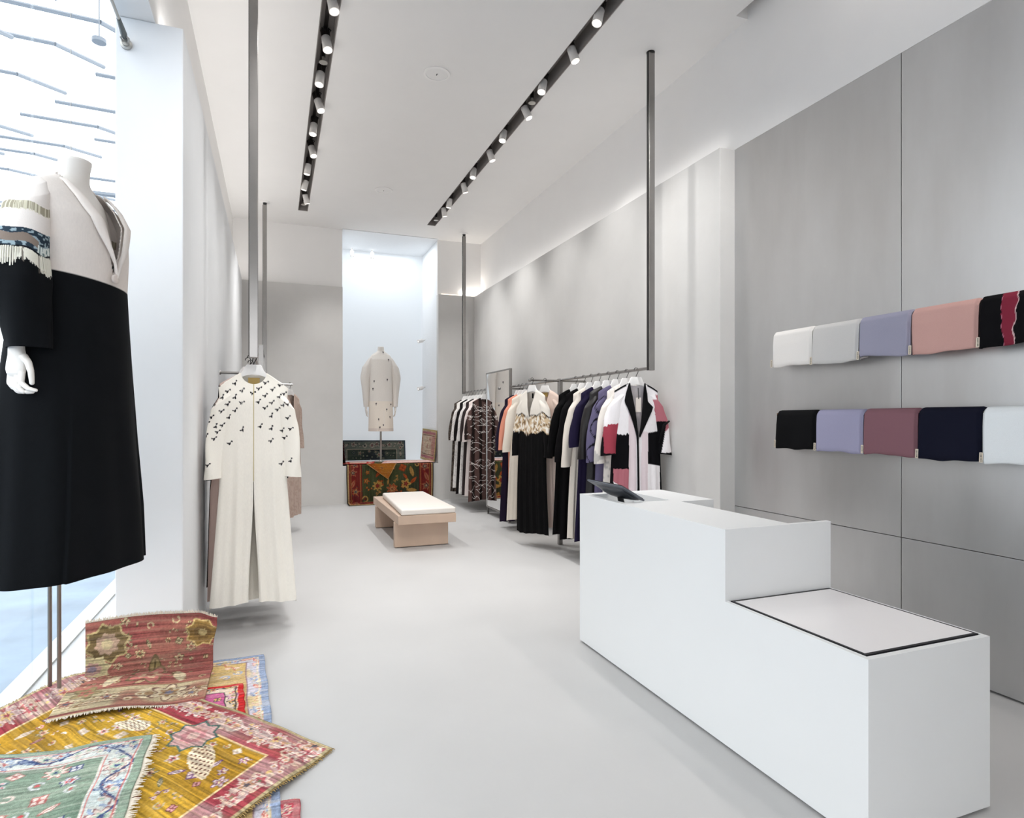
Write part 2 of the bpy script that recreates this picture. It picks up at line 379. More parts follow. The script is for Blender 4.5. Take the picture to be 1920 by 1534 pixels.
mirror(2.915, 7.6, 8.57, 'tall metal framed mirror standing among the clothes on the right rail', -1)
mirror(-0.115, 5.98, 6.95, 'tall mirror seen edge-on behind the cream embroidered abaya', 1)

# ------------------------------------------------------------------ hangers
def hanger_proto():
    t = thing('hanger', 'x', 'hanger')
    # outline in xz, z = 0 at the rail centre
    top = [(-0.045, -0.062), (0.045, -0.062)]
    R = [(0.052, -0.075), (0.062, -0.10), (0.082, -0.125), (0.12, -0.148), (0.155, -0.168), (0.180, -0.184), (0.178, -0.196), (0.15, -0.184), (0.10, -0.158), (0.06, -0.140), (0.03, -0.131), (0.0, -0.128)]
    pts = top + R + [(-x, z) for x, z in R[-2::-1]]
    n = len(pts); th = 0.007
    mb = MB(); mb.add([(x, -th - 0.006 * (abs(x) > .08), z) for x, z in pts] + [(x, th + 0.006 * (abs(x) > .08), z) for x, z in pts], [])
    # triangulate by strips: upper chain and lower chain
    up = [(-R[k][0], R[k][1]) for k in range(5, -1, -1)] + top + R[:6]
    lo = [(-R[k][0], R[k][1]) for k in range(6, 11)] + [R[11]] + [R[k] for k in range(10, 5, -1)]
    xs = np.linspace(-0.18, 0.18, 83)
    zu = np.interp(xs, [p[0] for p in up], [p[1] for p in up]); zl = np.interp(xs, [p[0] for p in lo], [p[1] for p in lo])
    zl = np.minimum(zl, zu - 0.006)
    ty = 0.006 + 0.003 * smooth(0.03, 0.1, np.abs(xs)) - .004 * smooth(.12, .18, np.abs(xs))
    P = np.zeros((5, 83, 3))
    for j, (zz, sy) in enumerate([(zl, -1), (zu, -1), (zu, 1), (zl, 1), (zl, -1)]):
        P[j, :, 0] = xs; P[j, :, 1] = sy * ty; P[j, :, 2] = zz
    me = grid_mesh('arms', P)
    o = link('arms', me, M['hanger'], t)
    md = o.modifiers.new('bevel', 'BEVEL'); md.width = 0.002; md.segments = 2
    hk = [(0, 0, -0.065), (0, 0, -0.045), (-0.004, 0, -0.032)]
    for k in range(13):
        a = -PI * 0.42 + k * (PI * 1.25) / 12
        hk.append((0.0175 * math.cos(a), 0, 0.0175 * math.sin(a)))
    hk = [(0, 0, -0.065), (0.001, 0, -0.05), (0.010, 0, -0.035), (0.018, 0, -0.018)] + [(0.0185 * math.cos(a), 0, 0.0185 * math.sin(a)) for a in np.linspace(-0.5, PI * 1.05, 12)]
    MB().tube(hk, 0.0028, 8).build('hook', M['hook'], t, smooth=True)
    return t
HPROTO = None
def hanger(x, y, z, rotz, label):
    global HPROTO
    if HPROTO is None:
        HPROTO = hanger_proto(); t = HPROTO
    else:
        t = HPROTO.copy(); COL.objects.link(t)
        for ch in HPROTO.children:
            c = ch.copy(); COL.objects.link(c); c.parent = t
    t.location = (x, y, z); t.rotation_euler = (0, 0, rotz)
    tag(t, label, 'hanger', 'white clothes hangers')
    return t

# ------------------------------------------------------------------ garments (local z = 0 at the rail, front = -y)
ZN = -0.118          # neck point below the rail
def tex_const(c):
    c = np.array(c, float)
    return lambda part, X, Y, Z: np.tile(c, (X.size, 1))
def garment(name, label, cat, group, loc, rotz, col, sh=0.2, drop=0.066, nw=0.075, nf=0.07, nb=0.02, vneck=False, W=None, D=0.05, hem=-1.5,
            folds=5, amp=0.012, sleeve=-0.72, flare=0.085, sr=(0.075, 0.055, 0.05), material='fabric', sres=(46, 30), seed=1, res=(61, 70), body_name='body', gap=0.0, slit=None, liner=None, sleeve_y=0.0):
    t = thing(name, label, cat, loc, rotz, group)
    rs = np.random.RandomState(seed)
    nu, nv = res
    W = W or [(0, sh), (-0.08, sh), (-0.2, sh + 0.005), (-0.5, sh + 0.02), (hem, sh + 0.07)]
    zk = [w[0] for w in W][::-1]; wk = [w[1] for w in W][::-1]
    ph = rs.rand(6) * 6.28
    def panel(front):
        s = np.linspace(-1, 1, nu)[None, :]; tt = (np.linspace(0, 1, nv)[:, None]) ** 0.9
        x0 = s * sh
        zt = -drop * np.clip((np.abs(x0) - nw) / (sh - nw), 0, 1) ** 1.15
        q = np.clip(1 - np.abs(x0) / nw, 0, 1)
        ell = np.sqrt(np.clip(1 - (x0 / nw) ** 2, 0, 1))
        zt = zt - ((nf * (q if vneck else ell)) if front else nb * ell)
        zh = hem + 0.012 * np.sin(3 * s + ph[0]) + (0.01 if front else 0)
        Z = zt + (zh - zt) * tt
        X = s * np.interp(Z.ravel(), zk, wk).reshape(Z.shape)
        dz = 0.014 + (D - 0.014) * smooth(0, 0.22, -Z)
        prof = np.clip(1 - np.abs(s) ** 3, 0, 1) ** 0.6
        a = amp * smooth(0.15, 1.2, -Z) * (0.4 + 0.6 * tt)
        rip = a * (np.sin(folds * PI * s + ph[1] + 0.5 * np.sin(3 * Z + ph[2])) + 0.5 * np.sin(folds * 1.9 * PI * s + ph[3] + Z * 0.8))
        Y = (dz * prof + rip * np.clip(1 - s ** 6, 0, 1)) * (-1 if front else 1) + 0.006 * np.sin(4 * Z + ph[4]) * smooth(.1, .6, -Z)
        if front and gap: X = X + gap * smooth(0.75, 1.5, -Z) * np.sign(s) * np.clip(1 - np.abs(s), 0, 1) ** 4
        P = np.stack([X + 0 * Z, Y + 0 * Z, Z + ZN], -1)
        return P
    Pf, Pb = panel(True), panel(False)
    V = np.concatenate([Pf.reshape(-1, 3), Pb.reshape(-1, 3)])
    idx = np.arange(nu * nv).reshape(nv, nu)
    def quads(ix): return np.stack([ix[:-1, :-1], ix[:-1, 1:], ix[1:, 1:], ix[1:, :-1]], -1)
    qf = quads(idx); qb = quads(idx)[:, :, ::-1] + nu * nv
    if slit is not None:     # open front: leave out the middle columns below z
        mid = nu // 2; zc = Pf[:-1, :-1, 2]
        keep = np.ones(qf.shape[:2], bool); keep[(zc < slit + ZN) & (np.abs(np.arange(nu - 1) - mid + 0.5) < 1.0)[None, :]] = False
        qf = qf[keep]
    FF = [qf.reshape(-1, 4), qb.reshape(-1, 4)]
    top = idx[0]; xs = np.linspace(-1, 1, nu) * sh
    for k in range(nu - 1):
        if min(abs(xs[k]), abs(xs[k + 1])) >= nw * 0.98:
            FF.append(np.array([[top[k], top[k] + nu * nv, top[k + 1] + nu * nv, top[k + 1]]]))
    Fs = np.concatenate(FF)
    cf = col('front', Pf[..., 0].ravel(), Pf[..., 1].ravel(), Pf[..., 2].ravel() - ZN)
    cb_ = col('back', Pb[..., 0].ravel(), Pb[..., 1].ravel(), Pb[..., 2].ravel() - ZN)
    me = raw_mesh(body_name, V, Fs, np.concatenate([cf, cb_]))
    body = link(body_name, me, M[material], t, True)
    if sleeve:
        ns, nphi = sres
        for sgn in (-1, 1):
            k = np.linspace(0, 1, ns)[:, None]; phi = np.linspace(0, 2 * PI, nphi, endpoint=False)[None, :]
            z_c = -drop - 0.012 + (sleeve + drop + 0.012) * k
            x_c = sh - 0.05 + (flare + 0.04) * (1 - (1 - k) ** 1.7)
            rx = np.interp(k.ravel(), [0, 0.12, 0.5, 1], [0.02, sr[0], sr[1], sr[2]])[:, None]
            ry = np.interp(k.ravel(), [0, 0.12, 0.5, 1], [0.02, 0.05, 0.048, 0.042])[:, None] * (D / 0.05) ** 0.5
            rip = 1 + 0.09 * np.sin(3 * phi + 9 * k + ph[5]) * smooth(0.1, 0.4, k)
            dx = rx * np.cos(phi) * rip; dy = ry * np.sin(phi) * rip
            tilt = 0.75 * (1 - smooth(0.0, 0.55, k)) + 0.12
            X = sgn * (x_c + dx); Y = dy + sleeve_y + 0.012 * np.sin(3 * k + ph[3]); Zs = z_c - tilt * dx + 0.02 * (k < 0.01)
            P = np.stack([X, Y, Zs + ZN + 0 * X], -1)
            c = col('sleeve', P[..., 0].ravel(), P[..., 1].ravel(), P[..., 2].ravel() - ZN)
            link('sleeve', grid_mesh('sleeve', P, None, c, True), M[material], t, True)
    return t

def label_patch(t, z, m='gold_label', w=0.03, h=0.022, y=0.008):
    MB().box(-w, w, y - 0.001, y + 0.001, z - h, z + h).build('neck_label', M[m], t)
def price_tag(t, x, z, y, w=.021, h=.065):
    o = MB().box(x - w, x + w, y - 0.001, y + 0.001, z - h, z).build('price_tag', M['card'], t)
    MB().tube([(x, y - 0.002, z - 0.012), (x - 0.003, y - 0.004, z + 0.04), (x - 0.002, y + 0.004, z + 0.085)], 0.0035, 6).build('ribbon', M['black'], o)
def mix(a, b, t): return a + (b - a) * np.clip(t, 0, 1)[:, None]

# --- colour functions
def flowers_on(pts, base, dark=(28, 26, 30), grey=(150, 148, 150), size=0.026):
    base = np.array(base, float)
    rs = np.random.RandomState(3); rot = rs.rand(len(pts)) * 0.9 - 0.1
    def f(part, X, Y, Z):
        c = np.tile(base, (X.size, 1))
        if part == 'back': return c
        for (px, pz), an in zip(pts, rot):
            dx, dz = X - px, Z - pz
            m = (dx * dx + dz * dz < (size * 1.6) ** 2) & (Y < 0.012)
            if not m.any(): continue
            u = dx * math.cos(an) + dz * math.sin(an); v = -dx * math.sin(an) + dz * math.cos(an)
            leaf = lambda cu, cv, a, b, th: (((u - cu) * math.cos(th) + (v - cv) * math.sin(th)) / a) ** 2 + ((-(u - cu) * math.sin(th) + (v - cv) * math.cos(th)) / b) ** 2 < 1
            k = m & (leaf(-0.012, -0.004, 0.012, 0.0045, -0.5) | leaf(-0.006, -0.009, 0.011, 0.0045, 0.9) | leaf(0.010, 0.004, 0.006, 0.0055, 0))
            s_ = m & leaf(0.001, 0.0, 0.014, 0.0022, 0.3)
            c[s_] = grey; c[k] = dark
        return c
    return f
def squiggle(seed, base=(84, 64, 60), line=(236, 228, 222)):
    rs = np.random.RandomState(seed)
    L = [(rs.uniform(-0.3, 0.3), rs.uniform(-1.5, -0.05), rs.uniform(0.05, 0.09), rs.uniform(0.01, 0.03), rs.uniform(20, 60), rs.rand() * 6, rs.uniform(-.5, .5)) for _ in range(105)]
    def f(part, X, Y, Z):
        st = (np.sin(X * 55) > 0.2)
        c = np.where(st[:, None], np.array(base, float) * 0.45, np.array(base, float) * 1.05)
        for x, z, l, a, k, p, sl in L:
            d = np.abs(Z - (z + a * np.sin(k * (X - x) + p) + sl * (X - x)))
            m = (d < 0.0028) & (np.abs(X - x) < l)
            c[m] = line
        return c
    return f
def lace(base, dark, seed, amt=0.5):
    def f(part, X, Y, Z):
        n = noise2(X + 3, Z + 9 + Y, 90, seed); m = (n > 1 - amt)
        c = np.tile(np.array(base, float), (X.size, 1)); c[m] = dark
        return c
    return f
def ombre_two(top, bot, z, seam_noise=0.0):
    def f(part, X, Y, Z):
        c = np.tile(np.array(top, float), (X.size, 1)); c[Z < z + seam_noise * np.sin(30 * X)] = bot
        return c
    return f
def patchwork(part, X, Y, Z):
    W_, B_, P_, R_, L_ = (236, 232, 234), (9, 8, 12), (176, 108, 118), (158, 64, 78), (222, 208, 212)
    c = np.tile(np.array(W_, float), (X.size, 1))
    if part == 'back': c[:] = (214, 208, 210); return c
    j = 0.006 * np.sin(90 * Z + 40 * X) + 0.004 * np.sin(230 * X)
    if part == 'front':
        c[(X > -0.09) & (X < -0.02) & (Z < -0.1)] = L_
        c[(X > 0.03) & (X < 0.09) & (Z < -0.42)] = L_
        c[(X < -0.085) & (Z < -0.44 + j) & (Z > -0.74)] = B_
        c[(X < -0.085) & (Z < -0.74) & (Z > -0.86 - 0.6 * (X + 0.2))] = P_
        c[(X < -0.12) & (Z < -0.92)] = L_
        c[(X > 0.09) & (Z < -0.43 + 0.15 * (X - .09)) & (Z > -0.70 - 0.2 * (X - .1))] = B_
        c[np.abs(X) > 0.215] = B_
        c[(X > 0.1) & (Z > -0.30 - 0.6 * (X - .2)) & (Z < -0.1) & (X > 0.165 + 0.1 * (Z + .2) + j)] = P_
    if part == 'sleeve':
        Ls = X < 0
        c[Ls & (Z < -0.36 + 0.25 * (X + .25) + j)] = R_
        c[Ls & (Z < -0.36) & (X < -0.305)] = B_
        c[~Ls & (Z > -0.36 + 0.7 * (X - .22) - .08) & (Z < -0.085)] = P_
        c[~Ls & (Z > -0.14) & (Z < -0.085) & (X < .18)] = W_
        c[~Ls & (Z < -0.33) & (X < 0.235 + .2 * (Z + .5))] = B_
        c[Z < -0.605] = B_
    c[(part == 'front') & (Z > -0.008 - 0.075 * np.clip((np.abs(X) - 0.075) / 0.125, 0, 1))] = B_
    return c

GR = 'garments on the near part of the right rail'
XRK = 2.948
def rail_piece(y, kw, hl, x=XRK, rot=0.0):
    hanger(x, y, ZR, rot, hl)
    return garment(loc=(x, y, ZR), rotz=rot, **kw)
near = [
 (5.778, dict(name='abaya', label='black velvet abaya next to the square floor post on the right rail', cat='abaya', col=tex_const((9, 8, 9)), material='velvet', hem=-1.50, seed=11, sleeve=-0.70), 'white hanger of the black velvet abaya beside the square floor post'),
 (5.599, dict(name='abaya', label='second black abaya, just in front of the black velvet one', cat='abaya', col=tex_const((11, 9, 11)), material='velvet', hem=-1.52, seed=12, sleeve=-0.74), 'white hanger of the second black abaya'),
 (5.441, dict(name='abaya', label='long cream abaya with gathered cuffs between black and navy ones', cat='abaya', col=tex_const((226, 217, 206)), hem=-1.5, seed=13, sleeve=-0.78, amp=0.016, folds=7), 'white hanger of the cream abaya with gathered cuffs'),
 (5.279, dict(name='abaya', label='dark navy purple abaya with short wide sleeves beside the cream one', cat='abaya', col=tex_const((30, 24, 50)), hem=-1.5, seed=14, sleeve=-0.58), 'white hanger of the navy purple abaya'),
 (5.104, dict(name='abaya', label='dark brown black sheer abaya between navy and slate purple ones', cat='abaya', col=tex_const((20, 15, 16)), material='satin', hem=-1.5, seed=15, sleeve=-0.68), 'white hanger of the dark brown black abaya'),
 (4.939, dict(name='abaya', label='slate purple abaya with a wavy black trim down the sleeve', cat='abaya', col=None, hem=-1.5, seed=16, sleeve=-0.70), 'white hanger of the slate purple abaya'),
 (4.779, dict(name='abaya', label='off-white abaya with faint grey pattern behind the patchwork coat', cat='abaya', col=None, hem=-1.5, seed=17, sleeve=-0.70), 'white hanger just behind the patchwork coat'),
]
def purple_trim(part, X, Y, Z):
    c = np.tile(np.array((98, 92, 120), float), (X.size, 1))
    m = (np.abs(Y + 0.025 - 0.02 * np.sin(28 * Z)) < 0.006) & (part == 'sleeve') & (Y < 0.02)
    c[m] = (20, 18, 26); return c
def faint(part, X, Y, Z):
    c = np.tile(np.array((228, 222, 215), float), (X.size, 1))
    n = np.abs(noise2(X + 5, Z + 5, 14, 8) - 0.5); c[n < 0.035] = (186, 182, 178); return c
near[5][1]['col'] = purple_trim; near[6][1]['col'] = faint
for y, kw, hl in near:
    rail_piece(y, dict(kw, group=GR), hl)
# the patchwork coat at the near end of the rail
pc = rail_piece(4.609, dict(name='coat', label='white, pink and black patchwork open coat at the near end of the right rail', cat='coat', group=GR, col=patchwork, hem=-1.45, seed=18, sleeve=-0.62,
     nw=0.075, nf=0.52, vneck=True, flare=0.065, sr=(0.085, 0.072, 0.068), sres=(110, 70), res=(121, 200), amp=0.01, slit=-0.5, gap=0.02), 'white hanger of the patchwork coat, nearest on the right rail', x=XRK - .01, rot=-.17)
def lapel(t, pts, m, name='lapel', y0=-0.055, th=0.008):
    # outline (x, z) of the turned-back facing, given as left/right chains
    a = np.array(pts[0]); b = np.array(pts[1]); n = 24
    k = np.linspace(0, 1, n)
    def chain(c): 
        u = np.linspace(0, 1, len(c)); return np.stack([np.interp(k, u, c[:, 0]), np.interp(k, u, c[:, 1])], 1)
    A, B = chain(a), chain(b); P = np.zeros((n, 7, 3)); Q = np.zeros((n, 7, 3))
    for j in range(7):
        w = j / 6; p = A * (1 - w) + B * w
        yy = -(0.022 + (abs(y0) - 0.022) * smooth(0.02, 0.25, -p[:, 1])) - 0.006 * math.sin(PI * w)
        P[:, j] = np.stack([p[:, 0], yy, p[:, 1] + ZN], 1)
    o = link(name, grid_mesh(name, P), m, t, True)
    md = o.modifiers.new('solid', 'SOLIDIFY'); md.thickness = th * 0.5
    return o
M['black_cloth'] = mat('black_facing_cloth', S(8, 7, 10), 0.9, spec=.2, bump=0.05, bscale=300)
lapel(pc, ([(-0.072, 0), (-0.11, -0.1), (-0.125, -0.16), (-0.09, -0.24), (-0.05, -0.34), (-0.012, -0.46), (-0.006, -1.0), (0.02, -1.43)], [(-0.068, 0), (-0.05, -0.1), (-0.04, -0.18), (-0.02, -0.32), (-0.006, -0.44), (-0.0, -0.6), (0.006, -1.0), (0.035, -1.43)]), M['black_cloth'])
lapel(pc, ([(0.070, 0), (0.052, -0.1), (0.034, -0.22), (0.02, -0.34), (0.006, -0.46)], [(0.073, 0), (0.088, -0.09), (0.088, -0.16), (0.136, -0.21), (0.01, -0.47)]), M['black_cloth'])
price_tag(pc, 0.004, ZN - 0.125, -0.042, .024, .125)
MB().tube([(0.185, -0.055, -0.52 + ZN), (0.235, -0.06, -0.36 + ZN), (0.295, -.03, -0.33 + ZN)], [0.006, 0.014, 0.008], 8).build('cuff_piping', M['black_cloth'], pc, smooth=True)

GM = 'garments on the middle of the right rail'
for y, kw, hl in [
 (7.376, dict(name='abaya', label='dark navy purple abaya beside the right rail mirror', cat='abaya', col=tex_const((34, 26, 44)), hem=-1.62, seed=21, sleeve=-0.72), 'white hanger of the dark purple abaya beside the mirror'),
 (7.266, dict(name='abaya', label='coral pink abaya between dark purple and cream ones', cat='abaya', col=tex_const((226, 152, 128)), hem=-1.42, seed=22, sleeve=-0.70, W=[(0, .2), (-.3, .2), (-1.42, .19)]), 'white hanger of the coral abaya'),
 (7.124, dict(name='abaya', label='long cream abaya in front of the coral one', cat='abaya', col=tex_const((236, 226, 212)), hem=-1.58, seed=23, sleeve=-0.72, amp=0.015), 'white hanger of the cream abaya by the coral one')]:
    rail_piece(y, dict(kw, group=GM), hl)
def sequin(part, X, Y, Z):
    top, bot = (236, 229, 219), (9, 8, 9)
    c = np.tile(np.array(top, float), (X.size, 1))
    e = 0.012 * np.sin(40 * X) + 0.015 * np.sin(17 * X + 40 * Y)
    n = noise2(X + 4 + Y, Z + 6, 60, 4)
    band = (Z < -0.27 + e) & (Z > -0.46 + e)
    c[band] = (214, 190, 156); c[band & (n > 0.62)] = (246, 240, 230); c[band & (n < 0.3)] = (124, 96, 66)
    c[(np.abs(Z + 0.27 - e) < 0.006)] = (34, 28, 24)
    c[Z < -0.46 + e] = bot
    if part == 'back': c[Z >= -0.46] = (214, 206, 196)
    return c
YX = 6.16
wb = rail_piece(YX, dict(name='abaya', label='face-out abaya, cream on top with gold sequin band over black skirt', cat='abaya', group=GM, col=sequin, hem=-1.56, seed=24, sleeve=-0.72, nf=0.30, vneck=True, nw=0.07, res=(91, 120), material='fabric', D=0.045, W=[(0, .2), (-.2, .205), (-.5, .21), (-1.56, .25)], flare=.07),
   'white hanger of the cream and black sequin abaya on the cross bar', x=2.612, rot=-PI / 2 + 0.35)
label_patch(wb, ZN - 0.06, 'black_cloth', 0.012, 0.028)
pk = rail_piece(YX, dict(name='abaya', label='pale pink open abaya with gold neck label behind the sequin abaya', cat='abaya', group=GM, col=tex_const((226, 204, 191)), hem=-1.50, seed=25, sleeve=-0.60, nf=0.34, vneck=True, nw=0.075, amp=0.014, D=0.045, slit=-0.35, gap=0.015, flare=.05),
   'white hanger of the pale pink abaya with the gold label', x=2.765, rot=-PI / 2 + 0.45)
label_patch(pk, ZN - 0.045)

GF = 'garments on the far part of the right rail'
far = [
 (9.747, dict(label='dark brown lace abaya at the far end of the right rail', col=lace((92, 82, 74), (48, 42, 38), 5)), 'farthest'),
 (9.598, dict(label='white lace abaya, first white one from the far end', col=lace((232, 228, 224), (206, 200, 196), 6, .35), hem=-1.42), 'second farthest'),
 (9.424, dict(label='black sheer abaya between two white lace ones', col=tex_const((22, 18, 18))), 'third farthest'),
 (9.255, dict(label='white lace abaya, second white one from the far end', col=lace((230, 226, 222), (204, 198, 196), 7, .35)), 'fourth farthest'),
 (9.092, dict(label='dark charcoal sheer abaya behind the pinkish white one', col=tex_const((52, 44, 44))), 'fifth farthest'),
 (8.934, dict(label='pinkish white pleated abaya next to the brown line-print dress', col=tex_const((230, 218, 214)), amp=0.016, folds=9), 'sixth farthest'),
]
for y, kw, hl in far:
    kk = dict(dict(name='abaya', cat='abaya', group=GF, hem=-1.5, seed=int(y * 100) % 97, sleeve=-0.66, amp=0.014, D=0.045, flare=0.06), **kw)
    rail_piece(y, kk, f'{hl} white hanger on the right rail, by the back wall')
sq = rail_piece(8.755, dict(name='abaya', label='dark brown striped abaya with white squiggle lines beside the mirror', cat='abaya', group=GF, col=squiggle(4), hem=-1.54, seed=33, sleeve=-0.62, res=(141, 220), amp=0.012, flare=.08, sr=(.08, .07, .06)), 'white hanger of the brown squiggle-line abaya')
price_tag(sq, 0.06, ZN - 0.10, -0.055)

# left rail
GL = 'garments on the left rail'
XLK = -0.13
px = [(172,310),(238,300),(208,340),(270,335),(183,368),(238,367),(318,348),(345,325),(375,297),(405,328),(440,308),(372,358),(435,362),(458,348),(150,400),(208,400),(270,395),(342,388),(372,418),(402,392),(428,425),(452,402),(475,398),(182,435),(240,430),(212,462),(138,462),(118,492),(185,500),(155,505),(270,520),(350,505),(398,455),(398,515),(475,465),(488,520),(448,525),(113,550),(150,563),(165,532),(217,585),(398,575),(460,562),(123,687),(445,687),(485,673),(155,355)]
fl = [((u / 2.557 + 350 - 474.5) / 281.0, (784 - (v / 2.557 + 600)) / 281.0 + 1.4 - ZR - ZN) for u, v in px]
ff0 = flowers_on(fl, (246, 241, 231))
def cream_front(part, X, Y, Z):
    c = ff0(part, X, Y, Z)
    if part == 'back': c[:] = (232, 226, 214)
    if part == 'front':
        c[(np.abs(X) < 0.0035) & (Z > -0.72)] = (196, 182, 140)
    return c
ca = rail_piece(4.47, dict(name='abaya', label='long cream abaya embroidered with small black flowers, front of the left rail', cat='abaya', group=GL, col=cream_front, hem=-1.545, seed=41, sleeve=-0.70,
     sh=0.215, drop=0.10, nw=0.078, nf=0.075, nb=0.015, res=(221, 330), D=0.055, W=[(0, .215), (-.1, .215), (-.3, .2), (-.75, .21), (-1.545, .27)], flare=0.035, sr=(.08, .066, .060), sres=(170, 120), slit=-0.72, gap=0.03, amp=.009, folds=4), 'white hanger of the cream embroidered abaya, nearest on the left rail', x=XLK)
label_patch(ca, ZN - 0.055, 'gold_label', 0.036, 0.024, 0.012)
for y, xo, kw, hl in [
 (4.66, -.03, dict(label='dusty pink abaya, a strip of it showing left of the cream embroidered one', col=tex_const((206, 182, 172)), hem=-1.55, seed=43, sleeve=-0.68, W=[(0, .19), (-.3, .2), (-.8, .25), (-1.55, .27)], flare=.02, sh=.19), 'dusty pink abaya on the left rail'),
 (4.85, -.05, dict(label='black abaya hanging close to the wall behind the cream embroidered one', col=tex_const((12, 11, 12)), hem=-1.5, seed=42, sleeve=-0.74, W=[(0, .19), (-.3, .205), (-.8, .25), (-1.5, .272)], amp=.014, flare=.045, sh=.19), 'black abaya on the left rail'),
 (5.05, -.04, dict(label='second black abaya, deeper along the left rail near the wall', col=tex_const((14, 13, 13)), hem=-1.45, seed=44, sleeve=-0.7, W=[(0, .19), (-.3, .2), (-1.45, .26)], amp=.016, flare=.05, sh=.19), 'second black abaya on the left rail')]:
    rail_piece(y, dict(dict(name='abaya', cat='abaya', group=GL), **kw), f'white hanger of the {hl}', x=XLK + xo)
rail_piece(8.03, dict(name='coat', label='beige brown textured coat hanging from the cross bar behind the cream abaya', cat='coat', group=GL, col=lace((196, 176, 164), (184, 162, 150), 12, .4), hem=-1.52, seed=45, sleeve=-0.68, nf=0.2, vneck=True, D=.05, flare=.03, W=[(0, .2), (-.3, .205), (-1.52, .23)]), 'white hanger of the beige coat on the left cross bar', x=0.175, rot=PI / 2 - 0.6)

# ------------------------------------------------------------------ mannequins
def ring_loft(rows, nphi, rot, skip=None, colf=None, fold=None, n=90):
    """rows: (z, cx, cy, a, b) in the wearer's frame (x = wearer's left, front = -y); returns points, mask, colours"""
    R_ = np.array(rows, float); zz = np.linspace(R_[0, 0], R_[-1, 0], n)
    o = np.argsort(R_[:, 0]); I = [np.interp(zz, R_[o, 0], R_[o, k]) for k in range(1, 5)]
    ker = np.array([1, 2, 3, 2, 1]) / 9.0
    I = [np.convolve(np.pad(q, 2, 'edge'), ker, 'valid') for q in I]
    phi = np.linspace(0, 2 * PI, nphi, endpoint=False)[None, :]
    Z = np.tile(zz[:, None], (1, nphi))
    c, s = np.cos(phi), np.sin(phi)
    m = np.ones_like(Z) if fold is None else fold(phi, Z)
    X = I[0][:, None] + I[2][:, None] * c * m; Y = I[1][:, None] + I[3][:, None] * s * m
    return X, Y, Z, phi
def place(X, Y, Z, rot):
    return np.stack([X * math.cos(rot) - Y * math.sin(rot), X * math.sin(rot) + Y * math.cos(rot), Z], -1)

def hand_mesh(name, pts_palm, fingers, parent, m, base):
    """palm: list of (centre, half width vec, half thick vec); fingers: list of (path, radii)"""
    mb = MB(); n = 14; vs = []; fs = []
    for c, w, t in pts_palm:
        for k in range(n):
            q = 2 * PI * k / n; vs.append(Vector(c) + Vector(w) * math.copysign(abs(math.cos(q)) ** 0.8, math.cos(q)) + Vector(t) * math.copysign(abs(math.sin(q)) ** 0.8, math.sin(q)))
    for i in range(len(pts_palm) - 1):
        for k in range(n): fs.append((i * n + k, i * n + (k + 1) % n, (i + 1) * n + (k + 1) % n, (i + 1) * n + k))
    fs += [tuple(range(n))[::-1], tuple(range((len(pts_palm) - 1) * n, len(pts_palm) * n))]
    mb.add(vs, fs)
    for path, rad in fingers:
        P = [Vector(p) for p in path]; k = 18
        u = np.linspace(0, len(P) - 1, k); pts = []; rr = []
        for q in u:
            i = min(int(q), len(P) - 2); f = q - i
            pts.append(P[i].lerp(P[i + 1], f)); rr.append(rad[i] + (rad[i + 1] - rad[i]) * f)
        # rounded tip
        e = (pts[-1] - pts[-2]).normalized(); r0 = rr[-1]
        for s_ in (0.5, 0.85, 0.98): pts.append(pts[k - 1] + e * r0 * s_); rr.append(r0 * math.sqrt(1 - s_ * s_))
        mb.tube(pts, rr, 12)
    mb.v = [tuple(Vector(v) - Vector(base)) for v in mb.v]
    o = mb.build(name, m, parent, smooth=True)
    r = o.modifiers.new('remesh', 'REMESH'); r.mode = 'VOXEL'; r.voxel_size = 0.0022; r.use_smooth_shade = True
    sm = o.modifiers.new('smooth', 'SMOOTH'); sm.factor = 0.5; sm.iterations = 3
    return o

# front mannequin: faces the shop's front right
BASE = Vector((-0.79, 3.10, 0.0)); ROT = math.radians(64)
mn = thing('mannequin', 'headless white mannequin in the shop window wearing the black and beige coat', 'mannequin', BASE, 0, 'mannequins')
# torso and neck, one continuous surface
trw = [(1.55, 0, 0.0, .165, .12), (1.75, 0, 0.0, .17, .12), (1.95, 0, 0.01, .135, .10), (2.12, 0, 0.0, .155, .125), (2.25, 0, 0.01, .17, .10), (2.33, 0, 0.015, .165, .075), (2.375, 0, 0.02, .10, .065), (2.40, 0, 0.015, .066, .06), (2.45, 0, 0.005, .058, .058), (2.487, 0, -0.002, .060, .060)]
X, Y, Z, ph_ = ring_loft(trw, 40, ROT, n=100)
P = place(X, Y, Z, ROT)
top = P[-1].mean(0); P = np.concatenate([P, (P[-1:] - top) * 0.93 + top + np.array([0, 0, 0.004]), (P[-1:] - top) * 0.02 + top + np.array([0, 0, 0.004])])
link('torso', grid_mesh('torso', P, None, None, True), M['mannequin'], mn, True)
MB().tube([(-0.012, -.01, 2.48), (-0.012, -.01, 5.4)], 0.0014, 6).build('suspension_wire', M['pole'], mn)
p1 = at(93.5, 1290, 3.02); p2 = at(111, 1287, 3.02)
for p in (p1, p2):
    d = p - BASE
    MB().tube([(d.x, d.y, 0.0), (d.x, d.y, 2.0), (d.x * .6, d.y * .6, 2.04), (d.x * 0.12, d.y * 0.12, 2.05)], 0.0095, 12).build('stand_pole', M['pole'], mn, smooth=True)
